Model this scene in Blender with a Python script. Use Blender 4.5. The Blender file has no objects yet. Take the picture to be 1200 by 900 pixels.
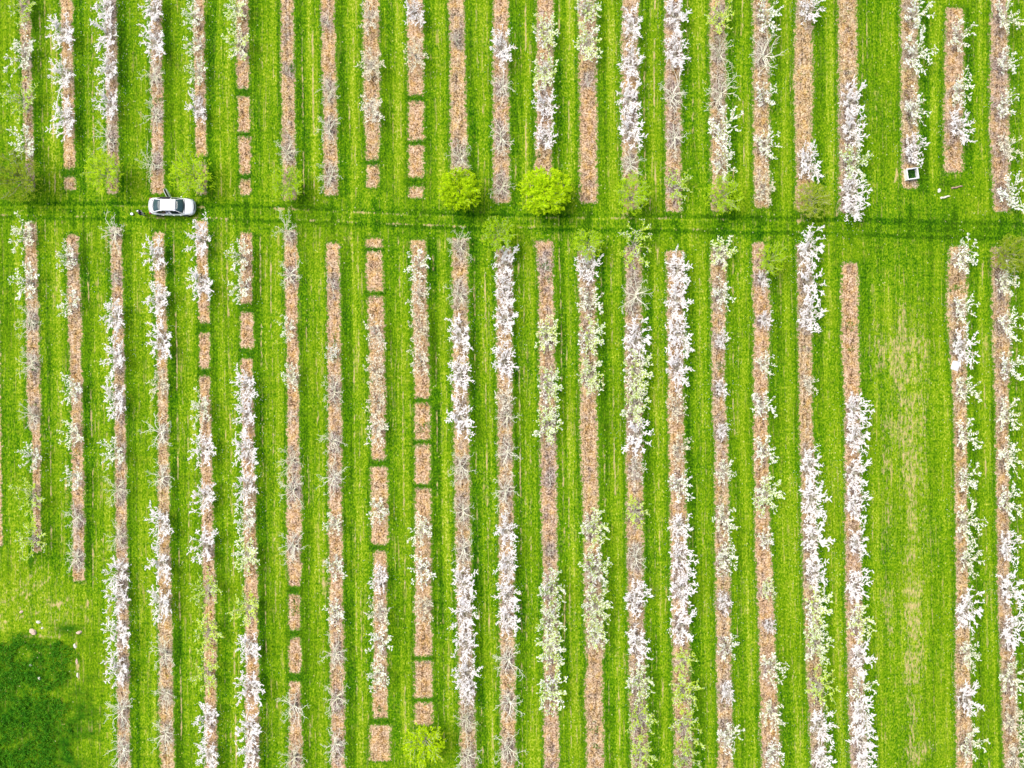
import bpy, bmesh, math, random
import numpy as np
from mathutils import Vector, Matrix, noise

random.seed(7)
S = 11.5                      # photo pixels per metre on the ground
HCAM = 85.0
PI = math.pi
scene = bpy.context.scene
C = scene.collection

def gx(px): return (px - 600.0) / S
def gy(py): return (450.0 - py) / S

# ------------------------------------------------------------------ measured layout (photo pixels)
# strips: list of (y, centre x, width) ; gaps: list of (y0, y1)
UP = [
 ([(-60,28,12),(0,29,12),(224,35.6,9)], []),
 ([(-60,76.5,14),(0,77.7,14),(223,82,13)], [(197,208)]),
 ([(-60,129,13),(0,130,13),(227,132.5,14)], []),
 ([(-60,182,12),(0,183,12),(227,185,15)], []),
 ([(-60,232,13),(0,233,13),(228,236,12)], [(183,191)]),
 ([(-60,283,14.5),(0,283.5,14.5),(228.5,287.7,13)], [(103,114),(154,161),(203,211)]),
 ([(-60,336,15),(0,336.7,15),(235,339,17)], []),
 ([(-60,383,16),(0,384,16),(229,388.4,17)], []),
 ([(-60,434,19),(0,435,19),(120,435.5,21),(160,436.5,17),(220,437,14)], [(187,194)]),
 ([(-60,486,19),(0,486.5,19),(232,488,18)], [(111,119),(164,171),(207,220)]),
 ([(-60,534,20),(0,535,20),(60,536,18),(200,538,22),(206,538,22)], []),
 ([(-60,586,19),(0,586.7,18),(238,587.6,21)], []),
 ([(-60,639,20),(0,638.7,20),(210,637,20)], []),
 ([(-60,687,22),(0,688,22),(238,690,22)], []),
 ([(-60,738,20),(0,738.7,20),(120,737.5,21),(245,739,19)], []),
 ([(-60,788,21),(0,788.7,21),(248,789,19)], []),
 ([(-60,840,20),(0,840.7,20),(248,843,20)], []),
 ([(-60,891,21),(0,892,21),(243,893,20)], []),
 ([(-60,942,21),(0,942.7,21),(100,941,25),(170,942,20),(248,942,20)], []),
 ([(-60,992,24),(0,993,24),(250,994,23)], []),
 ([(-60,1064,21),(0,1065,21),(130,1066,22),(221,1066,19)], []),
 ([(9,1118.7,21),(60,1118,24),(202,1117,24)], []),
 ([(-60,1171,20),(0,1171,20),(150,1171,26),(200,1173,22),(248,1174,20)], []),
 ([(-60,1222,20),(250,1225,20)], []),
]
LO = [
 ([(260,35.7,14),(470,40,16),(498,40.5,15),(508,42.5,8.5),(647,43.5,8)], []),
 ([(275,84.7,13),(385,88,17),(430,88.5,12),(445,90,16),(470,89.6,12),(560,91.5,15),(681,92,13)], []),
 ([(266,135.6,13),(470,140.7,12.5),(690,143.6,13),(960,146,15)], []),
 ([(272,186,12),(400,190,12),(470,191,11),(690,193,15),(960,197,17)], []),
 ([(258,236,13),(379,239,12),(441,240,12),(690,245,14),(960,249,14)], [(378,391),(431,441)]),
 ([(272.7,288,15),(470,290,14),(690,294,15),(960,297,16)], [(355,366.5),(407,421.5)]),
 ([(269,340.4,16),(470,343.6,13),(540,343.8,14),(580,345,18),(670,345,17),(690,345,12.5),(800,346,13),(960,347,18)], [(686,697),(737,748),(788,799)]),
 ([(284.7,390,15),(470,392,16),(690,394,16),(960,397,17)], []),
 ([(279,438,20),(470,443,19),(535,443.5,16),(552,444,21),(630,445.5,22),(650,445.5,15),(840,445.5,18),(852,446,26),(892,445,27)], [(289.5,295),(340.5,348),(538,548),(637,646),(841,850.7)]),
 ([(281,490,18),(470,495,18),(690,496,20),(850,496.5,23)], [(466,473),(514.5,521.5),(566.5,573),(768,775),(817,824)]),
 ([(279,539,20),(470,540,19),(690,543.6,18),(960,551,20)], []),
 ([(290,591,20),(470,591.6,18),(690,594,18),(960,596,18)], []),
 ([(282,637.6,22),(330,640,18),(470,641.6,20),(560,643,21),(690,644.7,17),(960,647,20)], []),
 ([(293,687,22),(470,690,20),(500,690,22),(580,692,20),(690,695,22),(765,697,24),(775,697,15),(800,696,23),(960,699,20)], []),
 ([(288,742,20),(470,742.4,20),(690,744.7,20),(960,751,22)], []),
 ([(294,791,22),(470,791.6,19),(690,796,21),(960,803,23)], []),
 ([(288,842,20),(330,842,19),(470,842,15),(530,845,16),(690,847,18),(960,851,18)], []),
 ([(284,888,14),(310,889,16),(360,893,22),(470,891,17),(640,894,19),(690,897,21),(760,899,19),(870,903,25),(960,904,22)], []),
 ([(285,942,18),(470,944,16),(690,950,19),(960,962,19)], []),
 ([(308,996,20),(400,996,22),(470,998.7,19),(690,1000,20),(960,1008,21)], []),
 ([(288,1123.7,24),(360,1121,26),(400,1122,22),(470,1125,16),(690,1127.6,14),(790,1128,20),(960,1132,20)], []),
 ([(289,1171,20),(400,1174,24),(470,1174,16),(690,1176,15),(760,1180,17),(800,1182,20),(960,1188,20)], []),
 ([(290,1223,20),(960,1235,20)], []),
]
LEFTX = ([(290,-9,13),(470,-6,13),(640,-3.5,12)], [])

# trees: (type, y of the crown seen in the photo[, dx][, scale])
W,Sx,M,Y,B,G,N,R = 'WSMYBGNR'
UT = [
 [(G,5),(Sx,62,0,1.12),(G,115,-5,1.1),(Sx,168,0,1.12),(R,206,-20,1.35,'dull')],
 [(W,38,-4,.95),(W,88,-6,.85),(W,138,-2,1.05)],
 [(W,5,-5,.9),(W,38,-5,.95),(W,82,0,.85),(W,122,0,.9),(B,160,-8,.9),(R,201,-10,1.12,'mid')],
 [(W,10,-2,.9),(W,48,0,1.0),(B,88,0,.9),(B,133,0,.9),(B,190,-8,.9)],
 [(Sx,18,-5,.8),(Sx,50,-2,.8),(Sx,85,0,.8),(W,125,-2,.85),(R,205,-12,1.08,'mid')],
 [(M,10,-6,.85),(M,52,-5,.9)],
 [(N,82,0,.5),(B,178,0,.85),(R,216,-1,.85,'mid')],
 [(N,25,0,.7),(B,105,0,.85),(B,150,0,.9),(B,205,0,.9)],
 [(Y,22,0,.85),(Y,75,0,1.0),(Y,128,1,1.0)],
 [(W,15,0,.85),(Y,62,0,.95)],
 [(N,45,0,.8),(B,183,4,.9),(R,222,0,1.08,'bright')],
 [(W,55,2,.95),(B,100,2,.9),(B,160,2,1.0),(B,218,2,.9)],
 [(M,38,0,.95),(M,82,0,.95),(W,122,2,.9),(W,160,3,.9),(R,224,1,1.32,'bright')],
 [(M,10,0,.9),(M,50,0,1.0),(N,95,0,.8)],
 [(W,28,0,.95),(W,72,0,1.0),(W,115,0,.95),(W,150,1,1.0),(B,192,0,.9),(R,228,2,1.0,'mid')],
 [(W,18,2,1.0),(W,62,3,1.0),(B,110,0,1.0),(B,160,0,.9),(G,218,6,1.0)],
 [(G,20,2,1.0),(B,62,3,1.0),(B,105,5,1.25),(Sx,148,5,1.25),(Sx,192,4,.95),(R,230,6,.92,'mid')],
 [(Sx,18,8,1.05),(B,62,6,1.3),(Sx,112,3,.85),(Sx,170,4,.95),(Y,222,2,.95)],
 [(W,10,8,.9),(W,190,6,1.05),(R,235,10,.95,'dull')],
 [(W,118,3,.95),(W,150,4,1.05),(M,190,6,1.1),(W,225,4,1.0),(W,246,4,.8)],
 [(Sx,15,8,1.0),(Sx,62,9,1.15),(Sx,127,4,1.0),(W,175,4,.95)],
 [(Sx,42,4,.95),(Sx,105,6,.95),(W,148,6,.95)],
 [(Sx,20,8,1.0),(Sx,72,6,.85),(Sx,122,6,.85),(Y,172,4,1.0),(Sx,225,8,1.05)],
]
LT = [
 [(Sx,275,-6,.95),(Sx,330,-4,1.0),(B,375,0,.95),(B,425,0,.9),(B,487,0,.8),(Sx,537,-4,.85),(G,583,-4,.9),(G,632,-4,1.0)],
 [(Sx,302,-2,.85),(Sx,355,-1,.85),(Sx,457,-1,.85),(Sx,508,-2,.85),(Sx,560,-1,.8),(B,608,0,.85),(B,655,0,.8)],
 [(B,272,-2,.9),(N,325,0,.8),(W,372,-1,.95),(W,420,-2,.95),(W,470,-2,1.0),(Sx,530,-6,.95),(B,575,-2,.9),(B,630,-3,.9),(W,672,-3,.95),(W,702,-1,.9),(W,742,-4,.95),(W,785,-4,1.05),(B,835,-2,1.0),(B,880,0,1.0)],
 [(W,300,0,.95),(W,350,1,1.0),(W,400,2,1.0),(Y,450,-2,.9),(B,507,-4,.95),(B,560,0,.9),(W,612,-1,.95),(W,660,-1,1.0),(W,708,1,1.0),(B,768,0,1.0),(B,815,0,.8),(B,862,0,.9)],
 [(W,280,2,.95),(W,332,0,1.0),(Sx,480,-3,.9),(W,525,-1,.9),(W,582,-1,.95),(W,640,-1,1.0),(G,690,0,.95),(G,740,0,1.0),(G,790,0,1.0),(W,842,-1,.95),(W,886,0,.95)],
 [(Sx,300,-8,.95),(Sx,335,-4,.85),(W,452,0,.95),(W,488,0,.95),(W,527,0,1.0),(W,570,0,.95),(Sx,608,-4,.95),(M,650,-4,1.0),(G,712,-2,1.0),(W,758,-1,.95),(W,806,0,1.0),(W,857,-2,1.0),(W,885,-2,.8)],
 [(B,270,-2,.95),(B,322,0,.9),(Sx,385,-2,.7),(Sx,440,0,.7),(N,488,0,.7),(B,540,-1,.95),(B,575,0,.95),(B,642,0,.95),(B,830,0,.95),(B,890,0,1.0)],
 [(N,335,0,.9),(Sx,414,-1,.55),(B,458,0,1.0),(B,518,-2,.95),(B,560,-2,.95),(Sx,612,0,.75),(Sx,665,0,.8),(Sx,718,0,.8),(B,768,0,1.0),(B,822,0,.95),(B,875,-2,.95)],
 [(Y,392,0,.95),(Y,435,0,.95),(Y,470,0,.9),(Y,503,-1,1.0),(Sx,597,0,.75),(W,678,0,.8),(Y,718,1,1.0),(Sx,755,0,.95),(Sx,792,0,.9)],
 [(Sx,310,1,.95),(Y,345,1,.95),(Y,385,1,.9),(Y,423,0,.9),(Sx,622,-1,.95),(Sx,668,0,.95),(Y,712,0,.95),(R,873,0,1.1,'sparse')],
 [(B,288,0,.95),(B,345,0,.95),(W,393,-1,1.0),(W,440,-1,.95),(W,488,0,1.0),(B,548,0,.95),(B,600,0,.9),(B,645,0,.95),(W,685,1,1.0),(W,720,1,.95),(W,755,2,1.0),(W,792,1,1.0),(W,812,2,.7),(B,845,0,.9),(B,890,0,.95)],
 [(R,275,-7,.88,'mid'),(W,308,1,.95),(W,340,1,.85),(W,372,1,1.0),(W,424,1,1.0),(Y,466,0,.85),(B,488,1,.85),(B,530,1,.95),(B,575,0,.95),(W,622,1,.9),(W,660,1,.95),(W,698,1,.95),(W,726,1,.95),(B,775,2,1.0),(B,825,3,.95),(B,880,1,1.0)],
 [(N,310,0,.8),(M,394,0,.95),(M,452,1,1.0),(M,497,0,.95),(N,560,0,.7),(N,645,0,.5),(M,692,3,1.05),(M,728,1,.9),(M,762,0,1.0),(M,808,2,1.05)],
 [(R,286,2,.85,'mid'),(W,312,2,1.0),(Sx,352,4,1.0),(M,395,3,1.05),(M,440,2,.9),(M,620,3,1.05),(M,668,4,1.05),(M,712,4,1.15),(M,745,3,.9)],
 [(G,285,2,1.1),(B,345,3,1.25),(W,398,5,1.15),(M,435,2,1.1),(M,472,3,1.1),(W,510,6,1.0),(Y,550,2,.85),(G,600,1,.85),(B,655,0,.9),(W,700,2,1.0),(W,755,3,1.05),(M,800,2,1.0),(G,842,3,1.0),(G,885,2,1.0)],
 [(W,315,3,1.0),(W,352,2,1.0),(W,392,4,1.1),(W,432,3,1.0),(Y,478,0,.9),(Y,525,2,.9),(Sx,570,2,.95),(W,617,1,.9),(W,655,2,1.05),(W,690,3,1.0),(W,735,3,1.05),(G,775,1,.95),(G,812,2,1.05),(G,855,3,1.1),(G,890,1,1.0)],
 [(M,296,2,.85),(Sx,345,3,.9),(W,398,3,.55),(W,455,1,.55),(W,505,1,.5),(Sx,552,3,.75),(Sx,607,3,.9),(Sx,655,3,.95),(W,706,0,.6),(Sx,757,3,.75),(W,808,1,.65),(Sx,862,2,1.0)],
 [(R,305,14,.75,'mid'),(W,328,2,.5),(W,375,2,.55),(Sx,427,2,.7),(Sx,474,0,.95),(Sx,528,3,.95),(M,580,4,1.05),(Sx,632,2,.65),(M,690,1,.6),(W,732,2,.45),(Sx,782,4,.95),(Sx,835,2,.9),(Sx,885,1,.95)],
 [(W,290,8,1.1),(W,330,8,1.05),(W,370,4,1.0),(Y,450,0,.7),(W,545,3,.95),(W,585,4,1.1),(W,632,4,1.15),(W,672,5,1.0),(M,712,3,1.1),(M,755,4,1.05),(G,806,6,1.05),(W,850,4,1.0),(W,890,3,1.0)],
 [(W,480,2,1.0),(W,512,2,.95),(W,555,2,.9),(W,590,3,1.05),(W,636,2,.8),(W,688,2,1.0),(M,730,4,.95),(W,770,5,1.05),(Sx,806,3,1.0),(W,836,5,1.05),(W,868,3,1.05),(W,892,3,.8)],
 [(Sx,302,4,.95),(Sx,362,4,.9),(W,408,4,1.0),(Sx,456,4,.95),(Sx,510,4,1.0),(Sx,562,4,.85),(Sx,612,5,1.05),(Sx,658,6,1.0),(W,716,5,1.05),(Sx,766,5,.85),(W,820,5,1.05),(Sx,872,5,1.0)],
 [(R,297,14,1.1,'dull'),(Sx,330,6,.95),(Sx,382,6,.95),(Sx,430,7,1.0),(Sx,486,5,.95),(Sx,536,6,.95),(Sx,588,5,.9),(W,640,6,1.0),(W,692,6,1.05),(W,742,7,1.1),(Sx,795,3,1.1),(Y,848,4,1.0),(Y,888,3,1.0)],
]

def interp_strip(pts, y):
    ys = [p[0] for p in pts]
    return float(np.interp(y, ys, [p[1] for p in pts])), float(np.interp(y, ys, [p[2] for p in pts]))

# ------------------------------------------------------------------ node helpers
def new_mat(name):
    m = bpy.data.materials.new(name); m.use_nodes = True
    nt = m.node_tree; nt.nodes.clear()
    return m, nt
def node(nt, kind, **kw):
    n = nt.nodes.new(kind)
    for k, v in kw.items(): setattr(n, k, v)
    return n
def lk(nt, a, b): nt.links.new(a, b)
def ramp(nt, fac, stops, interp='LINEAR'):
    r = nt.nodes.new('ShaderNodeValToRGB'); r.color_ramp.interpolation = interp
    el = r.color_ramp.elements
    while len(el) < len(stops): el.new(0.5)
    for e, (p, c) in zip(el, stops):
        e.position = p; e.color = (c[0], c[1], c[2], 1) if not isinstance(c, (int, float)) else (c, c, c, 1)
    lk(nt, fac, r.inputs[0]); return r.outputs[0]
def mix(nt, fac, a, b, mode='MIX'):
    n = nt.nodes.new('ShaderNodeMix'); n.data_type = 'RGBA'; n.blend_type = mode
    for sock, v in ((n.inputs[0], fac), (n.inputs[6], a), (n.inputs[7], b)):
        if hasattr(v, 'is_output'): lk(nt, v, sock)
        elif isinstance(v, (int, float)): sock.default_value = v
        else: sock.default_value = (v[0], v[1], v[2], 1)
    return n.outputs[2]
def mth(nt, op, a, b=0.0, clamp=False):
    n = nt.nodes.new('ShaderNodeMath'); n.operation = op; n.use_clamp = clamp
    for i, v in enumerate((a, b)):
        if hasattr(v, 'is_output'): lk(nt, v, n.inputs[i])
        else: n.inputs[i].default_value = v
    return n.outputs[0]
def noise_tex(nt, vec, scale, detail=2.0, rough=0.5):
    n = nt.nodes.new('ShaderNodeTexNoise'); n.inputs['Scale'].default_value = scale
    n.inputs['Detail'].default_value = detail; n.inputs['Roughness'].default_value = rough
    lk(nt, vec, n.inputs['Vector']); return n.outputs['Fac']
def mapping(nt, vec, scale=(1,1,1), loc=(0,0,0), rot=(0,0,0)):
    n = nt.nodes.new('ShaderNodeMapping'); n.inputs['Scale'].default_value = scale
    n.inputs['Location'].default_value = loc; n.inputs['Rotation'].default_value = rot
    lk(nt, vec, n.inputs['Vector']); return n.outputs[0]
def finish(nt, col, rough=0.9, bump=None, bump_d=0.05, transl=0.0, spec=0.2, metal=0.0, coat=0.0):
    out = nt.nodes.new('ShaderNodeOutputMaterial')
    p = nt.nodes.new('ShaderNodeBsdfPrincipled')
    if hasattr(col, 'is_output'): lk(nt, col, p.inputs['Base Color'])
    else: p.inputs['Base Color'].default_value = (*col, 1)
    p.inputs['Roughness'].default_value = rough
    p.inputs['Specular IOR Level'].default_value = spec
    p.inputs['Metallic'].default_value = metal
    p.inputs['Coat Weight'].default_value = coat
    if bump is not None:
        b = nt.nodes.new('ShaderNodeBump'); b.inputs['Strength'].default_value = 1.0
        b.inputs['Distance'].default_value = bump_d
        lk(nt, bump, b.inputs['Height']); lk(nt, b.outputs[0], p.inputs['Normal'])
    sh = p.outputs[0]
    if transl > 0:
        t = nt.nodes.new('ShaderNodeBsdfTranslucent')
        if hasattr(col, 'is_output'): lk(nt, col, t.inputs[0])
        else: t.inputs[0].default_value = (*col, 1)
        ms = nt.nodes.new('ShaderNodeMixShader'); ms.inputs[0].default_value = transl
        lk(nt, sh, ms.inputs[1]); lk(nt, t.outputs[0], ms.inputs[2]); sh = ms.outputs[0]
    lk(nt, sh, out.inputs[0])

def objcoord(nt): return nt.nodes.new('ShaderNodeTexCoord').outputs['Object']

# ------------------------------------------------------------------ materials
def mat_grass():
    m, nt = new_mat('grass'); co = objcoord(nt)
    at = node(nt, 'ShaderNodeAttribute', attribute_name='mask')
    sep = node(nt, 'ShaderNodeSeparateColor'); lk(nt, at.outputs['Color'], sep.inputs[0])
    lush, dry, wild = sep.outputs[0], sep.outputs[1], sep.outputs[2]
    at2 = node(nt, 'ShaderNodeAttribute', attribute_name='mask2')
    sep2 = node(nt, 'ShaderNodeSeparateColor'); lk(nt, at2.outputs['Color'], sep2.inputs[0])
    pale = sep2.outputs[0]
    wo = nt.nodes.new('ShaderNodeTexNoise'); wo.inputs['Scale'].default_value = .22; wo.inputs['Detail'].default_value = 3; lk(nt, co, wo.inputs['Vector'])
    wv = node(nt, 'ShaderNodeVectorMath', operation='MULTIPLY_ADD'); lk(nt, wo.outputs['Color'], wv.inputs[0]); wv.inputs[1].default_value = (.55,.55,0); lk(nt, co, wv.inputs[2])
    cow = wv.outputs[0]
    rot = mapping(nt, cow, rot=(0,0,-0.014))
    fine = noise_tex(nt, mapping(nt, co, (6.5,4.2,1)), 1.0, 3, .7)
    med = noise_tex(nt, co, 1.5, 4, .62)
    big = noise_tex(nt, co, .12, 3, .6)
    st1 = noise_tex(nt, mapping(nt, rot, (3.4,.10,1)), 1.0, 2.5, .65)       # mower / wheel streaks along the rows
    st2 = noise_tex(nt, mapping(nt, rot, (1.25,.035,1),(7,3,0)), 1.0, 2, .6)
    v = mth(nt,'MULTIPLY', fine, 1.75)
    v = mth(nt,'ADD', v, mth(nt,'MULTIPLY', med, .62))
    v = mth(nt,'ADD', v, mth(nt,'MULTIPLY', st1, .55))
    v = mth(nt,'ADD', v, mth(nt,'MULTIPLY', st2, .50))
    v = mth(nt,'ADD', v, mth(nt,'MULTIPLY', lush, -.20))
    v = mth(nt,'ADD', v, mth(nt,'MULTIPLY', pale, .13))
    v = mth(nt,'SUBTRACT', v, 1.27)
    col = ramp(nt, v, [(.06,(.010,.060,.001)),(.26,(.038,.138,.001)),(.45,(.098,.232,.002)),(.62,(.188,.322,.004)),(.80,(.34,.44,.022)),(.97,(.58,.58,.14))])
    # olive / thatch showing through at hand scale
    th = noise_tex(nt, mapping(nt, co, (2.2,1.1,1),(11,4,0)), 1.0, 5, .75)
    thm = ramp(nt, mth(nt,'SUBTRACT', th, mth(nt,'MULTIPLY', lush, .05)), [(.52,0.0),(.68,1.0)])
    col = mix(nt, mth(nt,'MULTIPLY', thm, .46), col, mix(nt, fine, (.14,.19,.010), (.42,.42,.05)))
    zone = ramp(nt, big, [(.42,0.0),(.68,1.0)])
    col = mix(nt, mth(nt,'MULTIPLY', zone, .22), col, (.17,.25,.003))
    stk = noise_tex(nt, mapping(nt, rot, (5.2,.16,1),(3,1,0)), 1.0, 2, .5)
    brk = noise_tex(nt, mapping(nt, co, (1,1.1,1),(5,9,0)), 1.0, 4, .75)
    stkm = mth(nt,'MULTIPLY', ramp(nt, stk, [(.58,0.0),(.68,1.0)]), ramp(nt, brk, [(.46,0.0),(.60,1.0)]))
    stkm = mth(nt,'MULTIPLY', stkm, mth(nt,'SUBTRACT', .80, lush, True))
    straw = mix(nt, noise_tex(nt, co, 6, 2, .6), (.50,.36,.08), (.68,.52,.26))
    col = mix(nt, mth(nt,'MULTIPLY', stkm, .85), col, straw)
    # coarse tan speckle from the dryness mask
    spk = noise_tex(nt, mapping(nt, co, (4.5,1.3,1),(2,8,0)), 1.0, 5, .75)
    dm = mth(nt,'ADD', mth(nt,'MULTIPLY', dry, 1.0), mth(nt,'MULTIPLY', mth(nt,'SUBTRACT', spk, .5), 3.6))
    dm = ramp(nt, dm, [(.48,0.0),(1.0,.9)])
    dm = mth(nt,'MULTIPLY', dm, mth(nt,'MULTIPLY', dry, 3.0, True))
    dcol = mix(nt, noise_tex(nt, co, 4, 3, .7), (.50,.34,.12), (.74,.56,.34))
    col = mix(nt, mth(nt,'MULTIPLY', dm, .85), col, dcol)
    # wild deep weeds
    wn = noise_tex(nt, co, 2.6, 5, .72)
    wcol = ramp(nt, wn, [(.34,(.004,.030,.001)),(.46,(.014,.085,.002)),(.58,(.042,.165,.003)),(.72,(.14,.29,.015))])
    col = mix(nt, mth(nt,'MULTIPLY', wild, 1.0, True), col, wcol)
    # pale flower / dead tip specks
    vo = node(nt, 'ShaderNodeTexVoronoi'); vo.inputs['Scale'].default_value = 5.5; lk(nt, co, vo.inputs['Vector'])
    sc = node(nt, 'ShaderNodeSeparateColor'); lk(nt, vo.outputs['Color'], sc.inputs[0])
    sm = mth(nt,'MULTIPLY', mth(nt,'GREATER_THAN', sc.outputs[0], .982), mth(nt,'LESS_THAN', vo.outputs['Distance'], .36))
    col = mix(nt, mth(nt,'MULTIPLY', sm, .55), col, mix(nt, sc.outputs[1], (.62,.56,.10), (.66,.62,.42)))
    h = mth(nt,'ADD', fine, mth(nt,'MULTIPLY', wn, mth(nt,'ADD', mth(nt,'MULTIPLY', wild, 3.0), .8)))
    finish(nt, col, 0.95, h, 0.06, spec=.05)
    return m

def mat_soil():
    m, nt = new_mat('wood_chip_mulch'); co = objcoord(nt)
    at = node(nt, 'ShaderNodeAttribute', attribute_name='mask')
    sep = node(nt, 'ShaderNodeSeparateColor'); lk(nt, at.outputs['Color'], sep.inputs[0])
    grey, edge, rnd = sep.outputs[0], sep.outputs[1], sep.outputs[2]
    vo = node(nt, 'ShaderNodeTexVoronoi'); vo.inputs['Scale'].default_value = 9.5; lk(nt, co, vo.inputs['Vector'])
    sc = node(nt, 'ShaderNodeSeparateColor'); lk(nt, vo.outputs['Color'], sc.inputs[0])
    fine = noise_tex(nt, co, 8.0, 3, .75)
    med = noise_tex(nt, mapping(nt, co, (1.4,.7,1)), 1.0, 4, .7)
    t = mth(nt,'ADD', mth(nt,'MULTIPLY', sc.outputs[0], .62), mth(nt,'MULTIPLY', fine, .95))
    t = mth(nt,'ADD', t, mth(nt,'MULTIPLY', mth(nt,'SUBTRACT', med, .5), .8))
    t = mth(nt,'ADD', t, mth(nt,'MULTIPLY', mth(nt,'SUBTRACT', noise_tex(nt, mapping(nt, co, (5,.35,1),(8,8,0)), 1.0, 3, .6), .5), .7))
    t = mth(nt,'SUBTRACT', t, .30)
    warm = ramp(nt, t, [(.10,(.06,.035,.018)),(.24,(.19,.112,.055)),(.40,(.39,.240,.130)),(.57,(.56,.370,.222)),(.75,(.70,.500,.335)),(.95,(.84,.68,.49))])
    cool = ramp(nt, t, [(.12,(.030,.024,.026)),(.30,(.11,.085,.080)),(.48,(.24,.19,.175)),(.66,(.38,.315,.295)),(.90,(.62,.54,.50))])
    oran = ramp(nt, t, [(.05,(.14,.075,.015)),(.32,(.50,.26,.05)),(.60,(.70,.42,.11)),(.95,(.80,.62,.32))])
    om = ramp(nt, noise_tex(nt, mapping(nt, co, (1.7,1.2,1),(4,2,0)), 1.0, 3, .6), [(.46,0.0),(.64,1.0)])
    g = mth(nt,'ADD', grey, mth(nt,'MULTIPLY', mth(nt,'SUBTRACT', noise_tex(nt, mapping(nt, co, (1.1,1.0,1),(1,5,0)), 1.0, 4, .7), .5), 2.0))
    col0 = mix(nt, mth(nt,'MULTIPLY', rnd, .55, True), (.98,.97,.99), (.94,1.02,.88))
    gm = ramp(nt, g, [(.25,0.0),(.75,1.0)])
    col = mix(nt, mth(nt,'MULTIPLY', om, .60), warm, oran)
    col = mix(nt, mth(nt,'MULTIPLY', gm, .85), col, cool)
    col = mix(nt, mth(nt,'MULTIPLY', edge, .40), col, mix(nt, fine, (.58,.42,.24), (.80,.66,.46)))
    col = mix(nt, 1.0, col, col0, 'MULTIPLY')
    ol = ramp(nt, noise_tex(nt, mapping(nt, co, (3.2,1.6,1),(2,2,0)), 1.0, 4, .75), [(.50,0.0),(.66,1.0)])
    col = mix(nt, mth(nt,'MULTIPLY', ol, .38), col, (.30,.235,.075))
    # small weeds growing through
    wd = noise_tex(nt, mapping(nt, co, (2.6,2.2,1),(9,4,0)), 1.0, 4, .8)
    wm = ramp(nt, mth(nt,'ADD', wd, mth(nt,'MULTIPLY', rnd, .04)), [(.635,0.0),(.68,1.0)])
    col = mix(nt, mth(nt,'MULTIPLY', wm, .65), col, (.16,.27,.02))
    # grass creeping in over the edges and ends
    cn = noise_tex(nt, mapping(nt, co, (4.2,2.6,1),(6,1,0)), 1.0, 4, .8)
    cm = ramp(nt, mth(nt,'ADD', mth(nt,'MULTIPLY', edge, .75), mth(nt,'MULTIPLY', mth(nt,'SUBTRACT', cn, .5), 2.0)), [(.42,0.0),(.56,1.0)])
    gcol = ramp(nt, fine, [(.30,(.03,.10,.002)),(.50,(.09,.21,.003)),(.70,(.22,.34,.01))])
    col = mix(nt, cm, col, gcol)
    finish(nt, col, 0.95, mth(nt,'ADD', sc.outputs[0], fine), 0.03, spec=.1)
    return m

def mat_leaf(name, c0, c1, c2, transl=.3, oscale=5.0, ovar=.25):
    m, nt = new_mat(name); co = objcoord(nt)
    n = noise_tex(nt, co, oscale, 3, .7)
    oi = node(nt, 'ShaderNodeObjectInfo')
    n2 = mth(nt,'ADD', n, mth(nt,'MULTIPLY', mth(nt,'SUBTRACT', oi.outputs['Random'], .5), ovar))
    col = ramp(nt, n2, [(.28,c0),(.50,c1),(.72,c2)])
    finish(nt, col, .75, None, transl=transl, spec=.15)
    return m
def mat_plain(name, c, rough=.6, var=.15, scale=6, spec=.3, metal=0, coat=0, bump=0):
    m, nt = new_mat(name); co = objcoord(nt)
    n = noise_tex(nt, co, scale, 3, .6)
    a = tuple(x*(1-var) for x in c); b = tuple(min(1,x*(1+var)) for x in c)
    finish(nt, ramp(nt, n, [(.3,a),(.7,b)]), rough, n if bump else None, bump or .01, spec=spec, metal=metal, coat=coat)
    return m

GRASS = mat_grass(); SOIL = mat_soil()
BLOSSOM = mat_leaf('white_blossom', (.96,.90,.94), (1.0,.97,.98), (1.0,1.0,1.0), .35, 9, .05)
BLOSSOM_CREAM = mat_leaf('cream_blossom', (.95,.94,.82), (1.0,1.0,.97), (1.0,1.0,1.0), .35, 9, .3)
BUD = mat_leaf('pale_bud', (.72,.66,.36), (.98,.93,.76), (1.0,1.0,.95), .25, 9, .15)
LEAF = mat_leaf('young_leaf', (.28,.46,.008), (.60,.82,.02), (.90,1.0,.16), .4, 5, .25)
LEAF_BRIGHT = mat_leaf('bright_leaf', (.28,.42,.003), (.60,.84,.005), (.90,1.0,.03), .42, 3, .1)
LEAF_FRESH = mat_leaf('fresh_leaf', (.24,.40,.005), (.52,.78,.01), (.84,.98,.05), .42, 3, .1)
LEAF_DULL = mat_leaf('olive_leaf', (.16,.26,.01), (.36,.48,.02), (.60,.68,.07), .35, 4, .15)
BARK = mat_leaf('pale_bark', (.32,.28,.22), (.56,.52,.42), (.80,.77,.66), 0, 4, .2)
BARK_LIGHT = mat_leaf('lichen_bark', (.70,.68,.50), (.92,.90,.72), (1.0,1.0,.88), 0, 4, .3)

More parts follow.
